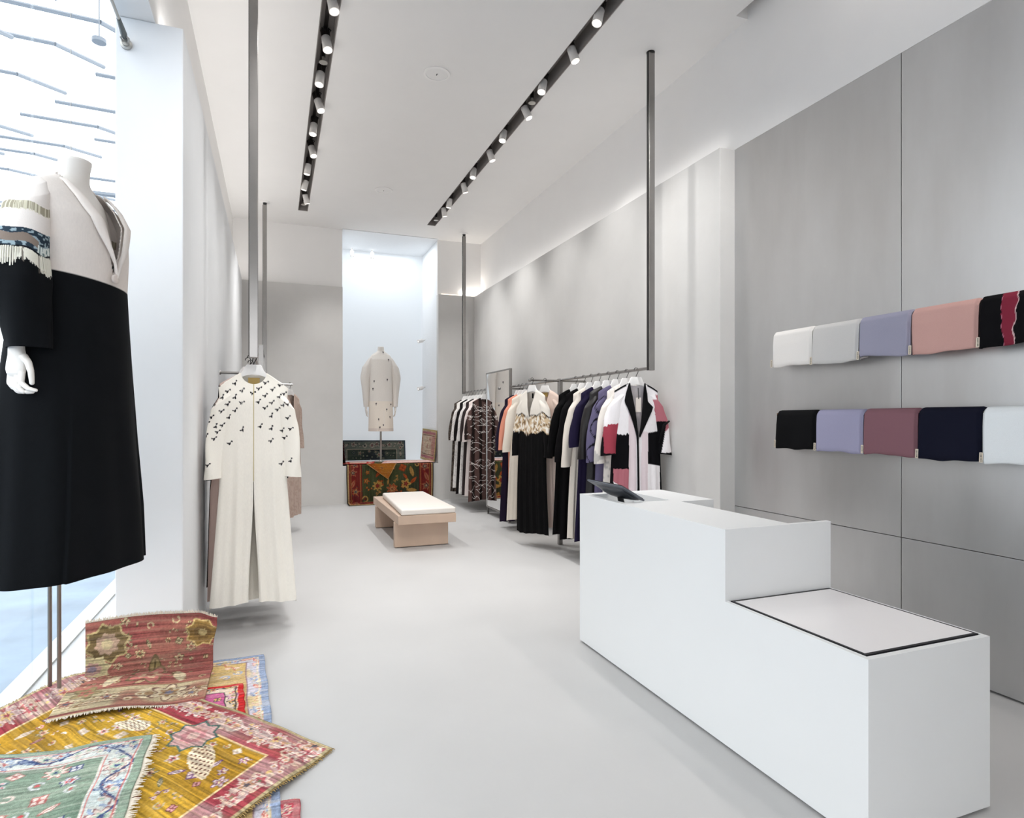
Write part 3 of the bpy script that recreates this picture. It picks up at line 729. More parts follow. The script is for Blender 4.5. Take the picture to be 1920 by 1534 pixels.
# right arm inside the sleeve and the hand hanging below the cuff
hd = 2.325
hp = lambda u, v, dd=0.0: at(u, v, hd + dd)
vr = Vector((FY, -FX, 0)); vf = Vector((FX, FY, 0)); vz = Vector((0, 0, 1))
def pr(u, v, w, t, dd=0.0): return (hp(u, v, dd), vr * w, vf * t)
palm = [pr(30, 640, .026, .022), pr(31, 655, .027, .021), pr(32, 668, .032, .019), pr(31, 680, .036, .018), pr(30, 692, .037, .017), pr(30, 700, .034, .015), pr(31, 705, .026, .010)]
fing = [
 ([hp(42, 698, -.004), hp(40, 718, -.010), hp(53, 729, -.012), hp(67, 732, -.006)], [.0105, .0098, .0090, .0070]),   # index
 ([hp(34, 700, .0), hp(31, 722, -.006), hp(44, 735, -.004), hp(61, 735, .006)], [.0108, .0100, .0090, .0072]),        # middle
 ([hp(26, 700, .004), hp(23, 722, .0), hp(34, 734, .006), hp(50, 736, .016)], [.0103, .0096, .0088, .0070]),          # ring
 ([hp(19, 699, .008), hp(17, 718, .006), hp(25, 728, .014), hp(38, 732, .024)], [.0090, .0084, .0078, .0062]),        # little
 ([hp(44, 668, -.006), hp(53, 680, -.020), hp(58, 697, -.026), hp(60, 718, -.022)], [.0145, .0125, .0108, .0085]),     # thumb
]
hand_mesh('hand', palm, fing, mn, M['mannequin'], BASE)

coat = thing('coat', 'long coat on the window mannequin, beige linen bodice over black skirt', 'coat', BASE, 0, 'garments on mannequins')
BEIGE, BLACK = np.array((226, 217, 210.0)), np.array((12, 14, 17.0))
crow = [(0.765, -.01, 0.035, .36, .24), (1.0, 0, 0.03, .335, .225), (1.3, 0, 0.025, .30, .205), (1.6, 0, 0.018, .27, .188), (1.85, 0, 0.01, .243, .175), (1.98, 0, 0.01, .235, .172), (2.1, 0, 0.0, .23, .172), (2.22, 0, 0.0, .23, .165), (2.30, 0, .01, .222, .125), (2.35, 0, .018, .19, .09), (2.385, 0, .02, .13, .072), (2.41, 0, .02, .085, .068)]
def cfold(phi, Z):
    low = smooth(1.9, 0.8, Z)
    f = 1 + low * (0.035 * np.sin(5 * phi + 1.0) + 0.02 * np.sin(11 * phi + 2 * Z))
    a = (phi - 4.05) % (2 * PI)                       # side pleat with a crisp overlap
    f = f + low * 0.06 * np.where(a < 0.7, 1 - a / 0.7, 0) * smooth(1.75, 1.2, Z)
    b = (phi - 5.5) % (2 * PI)
    f = f + low * 0.045 * np.where(b < 0.6, 1 - b / 0.6, 0)
    return f
X, Y, Z, ph_ = ring_loft(crow, 260, ROT, fold=cfold, n=300)
Z0 = Z.copy(); kz = int(np.argmin(np.abs(Z0[:, 0] - 1.972))); ZS = Z0[kz, 0] + 1e-4
Z = Z - 0.02 * np.sin(ph_ + 2.2) * np.exp(-((Z0 - 1.972) / .09) ** 2)
front = (-np.sin(ph_) + 0 * Z)                         # 1 at the front
SEAM = 1.972 - 0.02 * np.sin(ph_ + 2.2) + 0 * Z
colr = np.where((Z0 < ZS)[..., None], BLACK, BEIGE)
lin_ = (np.sin(Z * 900) * .5 + np.sin(ph_ * 330) * .5)
colr = colr + 0 * lin_[..., None]
vhalf = 0.115 * (Z - 1.99) / 0.40                       # V opening, half width
xl = X
opening = (front > 0.25) & (Z > 1.99) & (np.abs(xl - 0.01) < vhalf)
keep = ~(opening[:-1] & opening[1:] & np.roll(opening, -1, 1)[:-1] & np.roll(opening, -1, 1)[1:])
me = grid_mesh('bodice', place(X, Y, Z, ROT), keep, colr.reshape(-1, 3), True)
ob = link('bodice_and_skirt', me, M['fabric'], coat, True)
md = ob.modifiers.new('solid', 'SOLIDIFY'); md.thickness = 0.004; md.offset = -1
def on_front(x, z, out=0.0):
    a = np.interp(z, [r[0] for r in crow], [r[3] for r in crow]); b = np.interp(z, [r[0] for r in crow], [r[4] for r in crow]); cy = np.interp(z, [r[0] for r in crow], [r[2] for r in crow])
    y = cy - (b + out) * math.sqrt(max(0.0, 1 - (x / a) ** 2))
    return place(np.array(x), np.array(y), np.array(z), ROT)
for s_, nm in ((1, 'lapel'), (-1, 'lapel')):
    Pn = []
    for z in np.linspace(2.375, 1.985, 26):
        k = (2.375 - z) / 0.39; xi = s_ * (0.115 * (z - 1.99) / 0.40) + 0.01; wd = 0.05 * math.sin(PI * min(1, k * 1.05 + 0.12)) + 0.006
        Pn.append([on_front(xi + s_ * wd * q - s_ * .006, z, 0.012 + 0.012 * math.sin(PI * q)) for q in np.linspace(0, 1, 6)])
    Pn = np.array(Pn); c = np.tile(BEIGE + (8 if s_ < 0 else -4), (Pn.shape[0] * 6, 1))
    o = link(nm, grid_mesh(nm, Pn, None, c), M['fabric'], coat, True)
    md = o.modifiers.new('solid', 'SOLIDIFY'); md.thickness = 0.005
bp = on_front(0.0, 1.985, 0.02); bn = Vector((math.sin(ROT), -math.cos(ROT), 0))
MB().lathe([(0.012, -0.006), (0.019, -0.004), (0.02, 0.003), (0.016, 0.006), (0.003, 0.007)], bp, 24, bn).build('button', mat('beige_button', S(214, 202, 194), .6), coat, smooth=True)
# sleeves (wearer's right is the one on view)
def coat_sleeve(sgn):
    ns, nphi = 300, 200
    k = np.linspace(0, 1, ns)[:, None]; phi = np.linspace(0, 2 * PI, nphi, endpoint=False)[None, :]
    zc = 2.345 - (2.345 - 1.665) * k
    xc = sgn * np.interp(k.ravel(), [0, .15, .5, .7, 1], [.185, .232, .280, .285, .270] if sgn < 0 else [.17, .20, .21, .21, .20])[:, None]
    yc = np.interp(k.ravel(), [0, .2, .65, 1], [.015, .0, -.025, -.045] if sgn < 0 else [.03, .06, .12, .12])[:, None]
    r = np.interp(k.ravel(), [0, .04, .12, .3, .5, .62, .75, 1], [.02, .045, .068, .078, .084, .088, .080, .068])[:, None]
    rip = 1 + 0.05 * np.sin(4 * phi + 7 * k) * smooth(.2, .6, k)
    X = xc + r * np.cos(phi) * rip; Y = yc + r * 1.0 * np.sin(phi) * rip
    Z = zc - sgn * 0.7 * (1 - smooth(0, .5, k)) * r * np.cos(phi)
    c = np.tile(np.array((234, 226, 220.0)), (ns * nphi, 1)).reshape(ns, nphi, 3)
    pz = phi + 0 * k
    wob = 0.012 * np.sin(2 * pz + 1) + 0.006 * np.sin(5 * pz)
    zz = Z
    n1 = noise2(pz * 8, Z * 140, 1.0, 3); n2_ = noise2(pz * 14, Z * 60, 1.0, 9); strand = noise2(pz * 34, Z * 6, 1.0, 5)
    b0 = (zz < 2.215 + wob * .6) & (zz > 2.185 + wob * .6 - .01 * strand); c[b0] = np.where(strand[b0][:, None] > .5, (214, 208, 186), (160, 152, 132))
    b1 = (zz < 2.105 + wob * .4) & (zz > 2.02 + wob)
    c[b1] = np.where(n1[b1][:, None] > .55, (150, 168, 176), (44, 58, 70))
    gap_ = b1 & (zz < 2.075 + wob * 1.4) & (zz > 2.045 + wob) & (np.sin(pz * 2 + .6) > -.2); c[gap_] = (132, 118, 108)
    wt = b1 & (zz < 2.06 + wob) & (np.sin(pz * 2 + .6) < -.1); c[wt] = np.where(n2_[wt][:, None] > .45, (220, 226, 222), (120, 140, 140))
    ln = np.abs(zz - (2.024 + wob)) < .004; c[ln] = (24, 28, 34)
    b2 = (zz < 2.02 + wob) & (zz > 1.955 + wob * 1.5 + .03 * strand); c[b2] = np.where(strand[b2][:, None] > .34, (226, 222, 208), (120, 112, 104))
    bl = zz <= 1.955 + wob * 1.5 + .03 * strand; c[bl] = BLACK
    me = grid_mesh('sleeve', place(X, Y, Z + 0 * X, ROT), None, c.reshape(-1, 3), True)
    o = link('sleeve', me, M['fabric'], coat, True); md = o.modifiers.new('solid', 'SOLIDIFY'); md.thickness = 0.004; md.offset = -1
    # bead fringe strands
    if sgn < 0:
        mb = MB()
        for q in np.linspace(0, 2 * PI, 74, endpoint=False):
            kk = int(np.argmin(np.abs(zc.ravel() - 2.02))); w = 0.012 * math.sin(2 * q + 1)
            P0 = place(np.array(xc[kk, 0] + (r[kk, 0] + .004) * math.cos(q)), np.array(yc[kk, 0] + (r[kk, 0] + .004) * math.sin(q)), np.array(2.02 + w), ROT)
            P1 = place(np.array(xc[kk, 0] + (r[kk, 0] + .010) * math.cos(q)), np.array(yc[kk, 0] + (r[kk, 0] + .010) * math.sin(q)), np.array(1.965 + w - .025 * rnd.random()), ROT)
            mb.tube([P0, P1], 0.0028, 5)
        mb.build('bead_fringe', mat('ivory_bugle_beads', S(226, 222, 208), .25), coat)
coat_sleeve(-1); coat_sleeve(1)

# back mannequin, seen from behind in the niche
B2 = Vector((1.738, 10.9, 0.62))
m2 = thing('mannequin', 'white mannequin on a single pole in the bright niche at the back', 'mannequin', B2, 0, 'mannequins')
R2 = PI
X, Y, Z, ph_ = ring_loft([(0.95, 0, 0, .15, .11), (1.3, 0, 0, .13, .1), (1.6, 0, 0, .16, .11), (1.8, 0, 0, .17, .09), (1.9, 0, 0, .13, .07), (1.94, 0, 0, .06, .055), (2.03, 0, 0, .052, .052)], 28, R2, n=60)
P = place(X, Y, Z, R2); tp = P[-1].mean(0); P = np.concatenate([P, (P[-1:] - tp) * .02 + tp])
link('torso', grid_mesh('torso', P, None, None, True), M['mannequin'], m2, True)
MB().tube([(0, 0, 0.02), (0, 0, 1.0)], 0.016, 14).build('stand_pole', M['pole'], m2, smooth=True)
MB().lathe([(0.16, 0.008), (0.16, 0.018), (0.03, 0.024), (0.02, 0.04)], n=32).build('base_plate', M['pole'], m2, smooth=False)
for s_ in (-1, 1):
    bx = B2.x + s_ * 0.255; z0 = B2.z + 0.93
    pv = lambda dx, dz, dy=0: (bx + dx * s_, B2.y + dy, z0 + dz)
    palm2 = [((bx, B2.y, z0 + .06), (.018, 0, 0), (0, .022, 0)), ((bx, B2.y, z0), (.017, 0, 0), (0, .030, 0)), ((bx - .004 * s_, B2.y, z0 - .05), (.014, 0, 0), (0, .034, 0)), ((bx - .006 * s_, B2.y, z0 - .07), (.010, 0, 0), (0, .028, 0))]
    f2 = [([pv(-.004, -.06, -.026 + .017 * i), pv(-.012, -.10, -.028 + .018 * i), pv(-.028, -.125 + .006 * abs(i - 1), -.027 + .018 * i)], [.0085, .0078, .006]) for i in range(4)]
    f2.append(([pv(-.006, -.01, -.028), pv(-.018, -.045, -.045), pv(-.024, -.08, -.046)], [.011, .0095, .007]))
    hand_mesh('hand', palm2, f2, m2, M['mannequin'], B2)
c2 = thing('coat', 'pale greige coat with puffed sleeves and tiny dark flowers in the niche', 'coat', B2, 0, 'garments on mannequins')
rr = [(0.55, 0, 0, .215, .16), (1.0, 0, 0, .205, .15), (1.3, 0, 0, .20, .145), (1.6, 0, 0, .205, .14), (1.8, 0, 0, .20, .115), (1.88, 0, 0, .165, .085), (1.925, 0, 0, .10, .072), (1.95, 0, 0, .062, .06)]
X, Y, Z, ph_ = ring_loft(rr, 160, R2, n=260, fold=lambda p, z: 1 + .02 * smooth(1.4, .6, z) * np.sin(7 * p))
cc = np.tile(np.array((230, 224, 217.0)), (Z.size, 1)).reshape(*Z.shape, 3)
cc[(Z < 1.07)] = (238, 228, 215); cc[Z < 0.60] = (222, 210, 200)
wx = -X                                                # to the viewer's right
fp = [(0.03, 1.93), (0.12, 1.80), (-.13, 1.42), (.09, 1.45), (-.15, 1.29), (-.10, 1.03), (.16, 1.02), (.08, .93), (.14, .80), (-.06, .76), (.02, .66), (-.04, .62)]
for fx, fz in fp:
    d = np.hypot(wx - fx, (Z - fz) * .7); cc[(d < .011) & (Y > 0)] = (60, 56, 60)
    cc[(np.abs(wx - fx) < .003) & (Z < fz) & (Z > fz - .035) & (Y > 0)] = (110, 106, 104)
for q in (-.085, .03): cc[(np.abs(wx - q) < .003) & (Z < .9) & (Y > 0)] = (236, 228, 218)
link('bodice_and_skirt', grid_mesh('b', place(X, Y, Z, R2), None, cc.reshape(-1, 3), True), M['fabric'], c2, True)
for s_ in (-1, 1):
    ns, nphi = 60, 32
    k = np.linspace(0, 1, ns)[:, None]; phi = np.linspace(0, 2 * PI, nphi, endpoint=False)[None, :]
    xc = s_ * np.interp(k.ravel(), [0, .2, .45, 1], [.15, .225, .265, .25])[:, None]; zc = 1.875 - .90 * k
    r = np.interp(k.ravel(), [0, .05, .2, .4, .7, 1], [.02, .06, .09, .09, .062, .045])[:, None]
    rip = 1 + .07 * np.sin(6 * phi) * (1 - smooth(.2, .7, k))
    X = xc + r * np.cos(phi) * rip; Y = r * .8 * np.sin(phi) * rip; Z = zc - s_ * .6 * (1 - smooth(0, .4, k)) * r * np.cos(phi)
    link('sleeve', grid_mesh('s', place(X, Y, Z + 0 * X, R2), None, np.tile((230, 224, 217.0), (ns * nphi, 1)), True), M['fabric'], c2, True)

# ------------------------------------------------------------------ rugs
def rug_paint(A, B, La, Lb, st):
    rs = np.random.RandomState(st['seed'])
    N = A.size; c = np.tile(np.array(st['field'], float), (N, 1))
    f2 = np.array(st.get('field2', st['field']), float)
    c = mix(c, np.tile(f2, (N, 1)), smooth(.35, .75, noise2(A, B, st.get('f2scale', 3), st['seed'] + 2)))
    de = np.minimum(np.minimum(A - st.get('a0', 0), La - A + 0 * A + st.get('a1', 0)), np.minimum(B - st.get('b0', 0), Lb - B + st.get('b1', 0)))
    bw = st['bw']
    border = de < bw
    bc = np.array(st['border'], float); b2 = np.array(st.get('border2', st['border']), float)
    bcol = mix(np.tile(bc, (N, 1)), np.tile(b2, (N, 1)), smooth(.4, .7, noise2(A, B, st.get('b2scale', 5), st['seed'] + 5)))
    c[border] = bcol[border]
    def motif(cx, cy, kind, s, an, pal):
        dx, dy = A - cx, B - cy
        m0 = (np.abs(dx) < s * 1.6) & (np.abs(dy) < s * 1.6)
        if not m0.any(): return
        ix = np.nonzero(m0)[0]; dx = dx[ix]; dy = dy[ix]
        u = dx * math.cos(an) + dy * math.sin(an); v = -dx * math.sin(an) + dy * math.cos(an)
        r = np.hypot(u, v); th = np.arctan2(v, u)
        if kind == 'rosette':
            n = rs.choice([5, 6, 8]); R = s * (.78 + .22 * np.cos(n * th))
            c[ix[r < R * 1.0]] = pal[0]; c[ix[r < R * .84]] = pal[1]; c[ix[r < R * .5]] = pal[2]; c[ix[r < R * .22]] = pal[3]
        elif kind == 'leaf':
            e = np.abs(u) / s + (v / (.38 * s)) ** 2; k = (v * 60 / s * .1 + u * 3 / s) % 1
            c[ix[e < 1]] = pal[0]; c[ix[e < .72]] = pal[1]; c[ix[(e < .6) & (np.abs(v) < s * .05)]] = pal[0]
        elif kind == 'star':
            q = np.minimum(np.maximum(np.abs(u), np.abs(v)), (np.abs(u) + np.abs(v)) / 1.414)
            c[ix[q < s * .75]] = pal[0]; c[ix[q < s * .66]] = pal[1]; c[ix[q < s * .4]] = pal[2]; c[ix[q < s * .2]] = pal[3]
        elif kind == 'box':
            q = np.maximum(np.abs(u), np.abs(v)); c[ix[q < s * .6]] = pal[0]; c[ix[q < s * .46]] = pal[1]; c[ix[(np.abs(u) < s * .08) | (np.abs(v) < s * .08)][q[(np.abs(u) < s * .08) | (np.abs(v) < s * .08)] < s * .4]] = pal[0]
        elif kind == 'sprig':
            st_ = (np.abs(v - .12 * s * np.sin(u * 5 / s)) < s * .06) & (np.abs(u) < s); c[ix[st_]] = pal[0]
            for q, w in ((-.6, .3), (.1, -.3), (.7, .25)):
                c[ix[np.hypot(u - q * s, v - w * s) < s * .24]] = pal[1]; c[ix[np.hypot(u - q * s, v - w * s) < s * .12]] = pal[2]
        elif kind == 'hook':
            R = s * .5; c[ix[(np.abs(r - R) < s * .12) & (th > -1.8)]] = pal[1]; c[ix[r < s * .22]] = pal[2]
        elif kind == 'cloud':
            R = s * (.62 + .20 * np.cos(5 * th + cx * 40) + .13 * np.cos(11 * th + cy * 50) + .10 * np.cos(23 * th))
            c[ix[r < R]] = pal[0]; c[ix[r < R * .86]] = pal[1]; c[ix[(r < R * .5)]] = pal[2]; c[ix[r < R * .24]] = pal[3]
        elif kind == 'cone':
            e = (u / s) ** 2 + (v / (.42 * s * (1 - .35 * u / s))) ** 2
            jag = 1 + .05 * np.sin(40 * u / s)
            c[ix[e < jag]] = pal[0]; chk = (np.sin(u * 26 / s) * np.sin(v * 26 / s) > .35); c[ix[(e < .8) & chk]] = pal[2]
    pals = st['pal']
    gd = bw + .008
    kinds_f = st.get('kinds', ['rosette', 'cloud', 'leaf', 'sprig', 'hook', 'box', 'sprig'])
    n = int(st.get('dens', 60))
    pts = []
    for _ in range(n * 12):
        if len(pts) >= n: break
        x, y = rs.uniform(0, La), rs.uniform(0, Lb)
        e = min(x - st.get('a0', 0), La + st.get('a1', 0) - x, y - st.get('b0', 0), Lb + st.get('b1', 0) - y)
        if e < bw + .03: continue
        if all((x - p) ** 2 + (y - q) ** 2 > st.get('sep', .08) ** 2 for p, q in pts): pts.append((x, y))
    for x, y in pts: motif(x, y, kinds_f[rs.randint(len(kinds_f))], st.get('ms', .045) * rs.uniform(.6, 1.3), rs.rand() * 6, pals[rs.randint(len(pals))])
    # border: vine plus flowers all around
    bp_ = st.get('bpal', pals); nb = int(st.get('bdens', 1) * 2 * (La + Lb) / (bw * .62))
    inner = bw * .5
    for k in range(nb):
        p = (k + .5) / nb * 2 * (La + Lb)
        if p < La: x, y, an = p, inner + st.get('b0', 0), 0
        elif p < La + Lb: x, y, an = La - inner + st.get('a1', 0), p - La, PI / 2
        elif p < 2 * La + Lb: x, y, an = p - La - Lb, Lb - inner + st.get('b1', 0), 0
        else: x, y, an = inner + st.get('a0', 0), p - 2 * La - Lb, PI / 2
        kd = ['cloud', 'leaf', 'cloud', 'sprig', 'hook', 'rosette'][k % 6]
        motif(x + rs.uniform(-.1, .1) * bw, y + rs.uniform(-.1, .1) * bw, kd, bw * rs.uniform(.28, .42), an + rs.uniform(-.6, .6), bp_[rs.randint(len(bp_))])
    if st.get('vine') is not None:
        along = np.where(np.abs(de - np.minimum(A, La - A)) < 1e-6, B, A)
        w = np.abs(de - bw * (.5 + .25 * np.sin(along * 2 * PI / (bw * 1.9)))) < bw * .035
        c[w & border] = st['vine']
    for off, wd, cl_ in st.get('guards', []):
        g_ = np.abs(de - off * bw) < wd; c[g_] = cl_
    for m_ in st.get('extra', []): motif(*m_)
    # worn, streaked wool
    ax = B if st.get('streak', 'b') == 'b' else A; ot = A if st.get('streak', 'b') == 'b' else B
    s1 = noise2(ot * 4 + 11, ax * 170, 1.0, st['seed'] + 8) - .5; s2 = noise2(A, B, 160, st['seed'] + 9) - .5
    c = c * (1 + st.get('abr', .28) * s1[:, None] + .22 * s2[:, None])
    wear = smooth(.5, .85, noise2(ot * 6, ax * 90, 1.0, st['seed'] + 10)) * st.get('wear', .25)
    c = mix(c, np.tile(np.array(st.get('wearc', (226, 214, 202)), float), (N, 1)), wear)
    return np.clip(c, 0, 255)

def sheet(name, parent, P, cols, m, th=0.007):
    """thick cloth from a grid of top points"""
    nv, nu = P.shape[:2]
    du = np.gradient(P, axis=1); dv = np.gradient(P, axis=0); nr = np.cross(du, dv); nr /= np.maximum(np.linalg.norm(nr, axis=-1, keepdims=True), 1e-9)
    if nr[nv // 2, nu // 2, 2] < 0 and abs(nr[nv // 2, nu // 2, 2]) > .3: nr = -nr
    Q = P - nr * th
    idx = np.arange(nv * nu).reshape(nv, nu); N = nv * nu
    F = [np.stack([idx[:-1, :-1], idx[:-1, 1:], idx[1:, 1:], idx[1:, :-1]], -1).reshape(-1, 4)]
    F.append(F[0][:, ::-1] + N)
    for e in (idx[0], idx[-1][::-1], idx[:, 0][::-1], idx[:, -1]):
        F.append(np.stack([e[1:], e[:-1], e[:-1] + N, e[1:] + N], -1))
    V = np.concatenate([P.reshape(-1, 3), Q.reshape(-1, 3)])
    return link(name, raw_mesh(name, V, np.concatenate(F), np.concatenate([cols, cols * .8])), m, parent, True)
def fringe_strands(parent, edge, outdir, L, m, step=0.006, name='fringe', up=0.0):
    mb = MB(); d = np.linalg.norm(np.diff(edge, axis=0), axis=1).cumsum(); d = np.concatenate([[0], d])
    for s_ in np.arange(0, d[-1], step):
        p = np.array([np.interp(s_, d, edge[:, k]) for k in range(3)]); o = np.array(outdir, float)
        j = np.array([rnd.uniform(-.3, .3), rnd.uniform(-.3, .3), 0]) * L; ll = L * rnd.uniform(.6, 1.1)
        q = p + o * ll + j; q[2] = max(q[2] + up * ll, 0.002)
        mb.tube([p, (p + q) / 2 + np.array([0, 0, .002]), q], [.0022, .002, .0012], 4)
    return mb.build(name, m, parent)
def rug_quad(label, c4, La, Lb, st, zf, res=0.006, loc=None, fringe=(), group='rugs layered on the floor by the window'):
    c4 = [np.array(p, float) for p in c4]; ctr = sum(c4) / 4
    t = thing('rug', label, 'rug', (ctr[0], ctr[1], 0), 0, group)
    nu = int(La / res) + 1; nv = int(Lb / res) + 1
    a = np.linspace(0, 1, nu)[None, :]; b = np.linspace(0, 1, nv)[:, None]
    XY = (c4[0] * ((1 - a) * (1 - b))[..., None] + c4[1] * (a * (1 - b))[..., None] + c4[2] * (a * b)[..., None] + c4[3] * ((1 - a) * b)[..., None])
    XY = XY + (0.004 * np.sin(23 * a + 5 * b) + .004 * np.sin(31 * b))[..., None] * .6
    XY[..., 0] = np.maximum(XY[..., 0], -1.176)
    Z = zf(XY[..., 0], XY[..., 1], a + 0 * b, b + 0 * a)
    P = np.concatenate([XY - ctr[:2], Z[..., None]], -1)
    A = (a * La + 0 * b).ravel(); B = (b * Lb + 0 * a).ravel()
    sheet('pile', t, P, rug_paint(A, B, La, Lb, st), M['rug'])
    for e, L, mk in fringe:
        ed = {'a0': P[:, 0], 'a1': P[:, -1], 'b0': P[0], 'b1': P[-1]}[e]; inn = {'a0': P[:, 4], 'a1': P[:, -5], 'b0': P[4], 'b1': P[-5]}[e]
        o = (ed - inn).mean(0); o[2] = 0; o /= np.linalg.norm(o)
        fringe_strands(t, ed - np.array([0, 0, .004]), o, L, M[mk])
    return t
PB = [(70, 64, 84), (150, 160, 170), (206, 196, 190), (176, 84, 92)]
# 1 lowest: sky blue and yellow
rug_quad('pale blue bordered yellow rug lying lowest, at the back of the pile', [(-0.06, 3.905), (-0.72, 3.90), (-0.62, 2.2), (0.03, 2.22)], .66, 1.68,
   dict(seed=31, field=(206, 176, 118), field2=(196, 166, 144), border=(206, 184, 140), bw=.10, b2scale=8, border2=(202, 196, 206), pal=[[(120, 136, 176), (168, 180, 206), (230, 216, 190), (200, 110, 100)], [(206, 106, 96), (232, 196, 178), (226, 206, 160), (120, 130, 170)]], dens=40, ms=.05,
        guards=[(.12, .022, (146, 160, 186)), (.42, .004, (216, 206, 186)), (.95, .004, (150, 120, 130))], wear=.35), lambda x, y, a, b: .009 + 0 * x, fringe=(('b0', .012, 'fringe'),))
rug_quad('small magenta and red edged rug peeking out beside the leaning rug', [(-0.155, 3.495), (-0.60, 3.51), (-0.60, 2.95), (-0.115, 2.95)], .45, .54,
   dict(seed=32, field=(196, 96, 142), field2=(206, 122, 160), border=(214, 196, 176), bw=.085, pal=[[(70, 60, 70), (226, 190, 120), (190, 70, 90), (70, 90, 90)], [(120, 60, 110), (222, 170, 190), (230, 200, 140), (60, 70, 90)]], dens=26, ms=.03, sep=.05,
        guards=[(.10, .016, (196, 44, 46)), (.40, .003, (60, 50, 50)), (.98, .004, (60, 48, 60))]), lambda x, y, a, b: .018 + 0 * x)
rug_quad('crimson rug whose corner shows at the bottom edge of the picture', [(0.085, 2.376), (-0.25, 2.46), (-0.40, 1.80), (0.08, 1.72)], .36, .66,
   dict(seed=33, field=(190, 150, 140), border=(176, 66, 78), border2=(186, 90, 98), bw=.11, pal=[[(92, 40, 60), (206, 180, 168), (190, 60, 80), (226, 206, 160)]], dens=12, ms=.04, guards=[(.15, .012, (178, 110, 112)), (.95, .005, (220, 190, 150))]), lambda x, y, a, b: .008 + 0 * x, fringe=(('b0', .012, 'fringe'),))
# gold rug
def z_gold(x, y, a, b):
    over = smooth(.16, -.0, x); z = .010 + .020 * over
    z = z + smooth(3.06, 3.3, y) * (.055 * np.exp(-(((1 - a) / .10) ** 2)) * smooth(0, .25, b) + .03 * np.exp(-(((a - .80 + .25 * b) / .05) ** 2)) * smooth(.1, .5, b))
    return z
GP = [[(108, 70, 112), (206, 186, 186), (150, 90, 110), (226, 206, 150)], [(196, 178, 150), (222, 200, 190), (176, 90, 96), (86, 96, 86)], [(120, 60, 66), (206, 150, 150), (226, 214, 200), (92, 80, 120)], [(84, 100, 86), (186, 170, 140), (206, 150, 130), (110, 60, 60)]]
rug_quad('large golden yellow floral rug with faded crimson border and dark fringe', [(0.226, 2.69), (-0.86, 3.97), (-1.46, 2.90), (-0.69, 1.70)], 1.68, 1.32,
   dict(seed=34, field=(190, 150, 54), field2=(166, 126, 42), border=(150, 62, 70), border2=(168, 124, 124), b2scale=7, bw=.195, pal=GP, bpal=[[(206, 184, 176), (186, 156, 152), (206, 176, 120), (150, 70, 80)], [(170, 90, 96), (216, 196, 186), (196, 150, 120), (92, 84, 92)], [(216, 190, 170), (198, 170, 160), (176, 90, 96), (120, 120, 90)]],
        dens=150, ms=.034, sep=.06, bdens=2.6, guards=[(.03, .010, (176, 160, 124)), (.98, .005, (226, 196, 150))], streak='b', abr=.55, wear=.2, wearc=(196, 166, 120),
        extra=[(.42, .36, 'cone', .13, 2.6, [(226, 206, 178), (206, 180, 160), (112, 70, 56), (0, 0, 0)]), (.98, .34, 'cone', .10, .3, [(228, 210, 186), (206, 180, 160), (110, 80, 60), (0, 0, 0)]), (.62, .25, 'star', .12, .4, [(74, 104, 98), (200, 160, 156), (190, 132, 134), (214, 180, 170)])]),
   z_gold, res=.005, fringe=(('a0', .018, 'fringe_gold'), ('a1', .022, 'fringe_gold')))
rug_quad('sage green rug with pale vine border and white fringe, front left', [(-0.487, 3.0), (-1.13, 3.035), (-1.12, 1.75), (-0.468, 1.78)], .65, 1.24,
   dict(seed=35, field=(112, 134, 116), field2=(140, 156, 138), border=(206, 210, 204), border2=(196, 206, 204), bw=.15, pal=[[(176, 100, 96), (226, 206, 196), (150, 170, 150), (60, 70, 110)], [(56, 62, 110), (206, 206, 206), (196, 80, 84), (150, 170, 180)]], bpal=[[(60, 74, 116), (150, 166, 190), (206, 206, 200), (186, 90, 90)], [(150, 110, 110), (216, 200, 190), (170, 190, 170), (70, 80, 120)]], vine=(70, 84, 124),
        dens=80, ms=.038, sep=.065, bdens=1.6, guards=[(.10, .016, (140, 158, 140)), (.26, .0028, (196, 110, 104)), (.90, .0035, (200, 120, 112)), (.98, .003, (214, 206, 196))], wear=.22), lambda x, y, a, b: .050 + .010 * np.sin(7 * a + 1) * smooth(.0, .5, a) * smooth(1, .6, b) + .006 * np.sin(6 * b), res=.005, fringe=(('a0', .03, 'fringe'),))
# the faded red rug: flat on the floor, then standing up against the pillar
t = thing('rug', 'faded rose red rug bent upright against the white pillar', 'rug', (-0.62, 3.55, 0), 0, 'rugs layered on the floor by the window')
La, Lb = .62, .765; nu, nv = 130, 156
a = np.linspace(0, 1, nu)[None, :]; s_ = np.linspace(0, Lb, nv)[:, None]
F0 = .40; rad = .05; arc = rad * PI / 2
flat = np.clip(s_, 0, F0); th_ = np.clip((s_ - F0) / rad, 0, PI / 2 * .93); up_ = np.clip(s_ - F0 - rad * PI / 2 * .93, 0, None)
lean = PI / 2 * .93
yy = flat + rad * np.sin(th_) + up_ * math.cos(lean); zz = rad * (1 - np.cos(th_)) + up_ * math.sin(lean)
x0 = -.945 + .03 * smooth(.35, .5, s_); x1 = -.318 + .0 * s_
X = x0 + (x1 - x0) * a + .02 * smooth(.55, .74, s_) * a ** 6; 
skew = -.012 * a
Y = 3.352 - .06 * (1 - a) * smooth(.35, 0, s_) + yy + skew + .0 * a; Y = np.minimum(Y, 3.768 + 0 * a)
zb = .060 - .022 * smooth(.4, .8, a) + .008 * np.sin(5 * a + 9 * s_) * smooth(.4, 0, s_)
Z = zb * smooth(.62, .3, s_) + zz + .012 * smooth(.5, .74, s_) * np.sin(4 * a) - .03 * smooth(.86, 1.0, a) * smooth(.6, .74, s_)
P = np.stack([X + .62, Y - 3.55 + 0 * a, Z + 0 * a], -1)
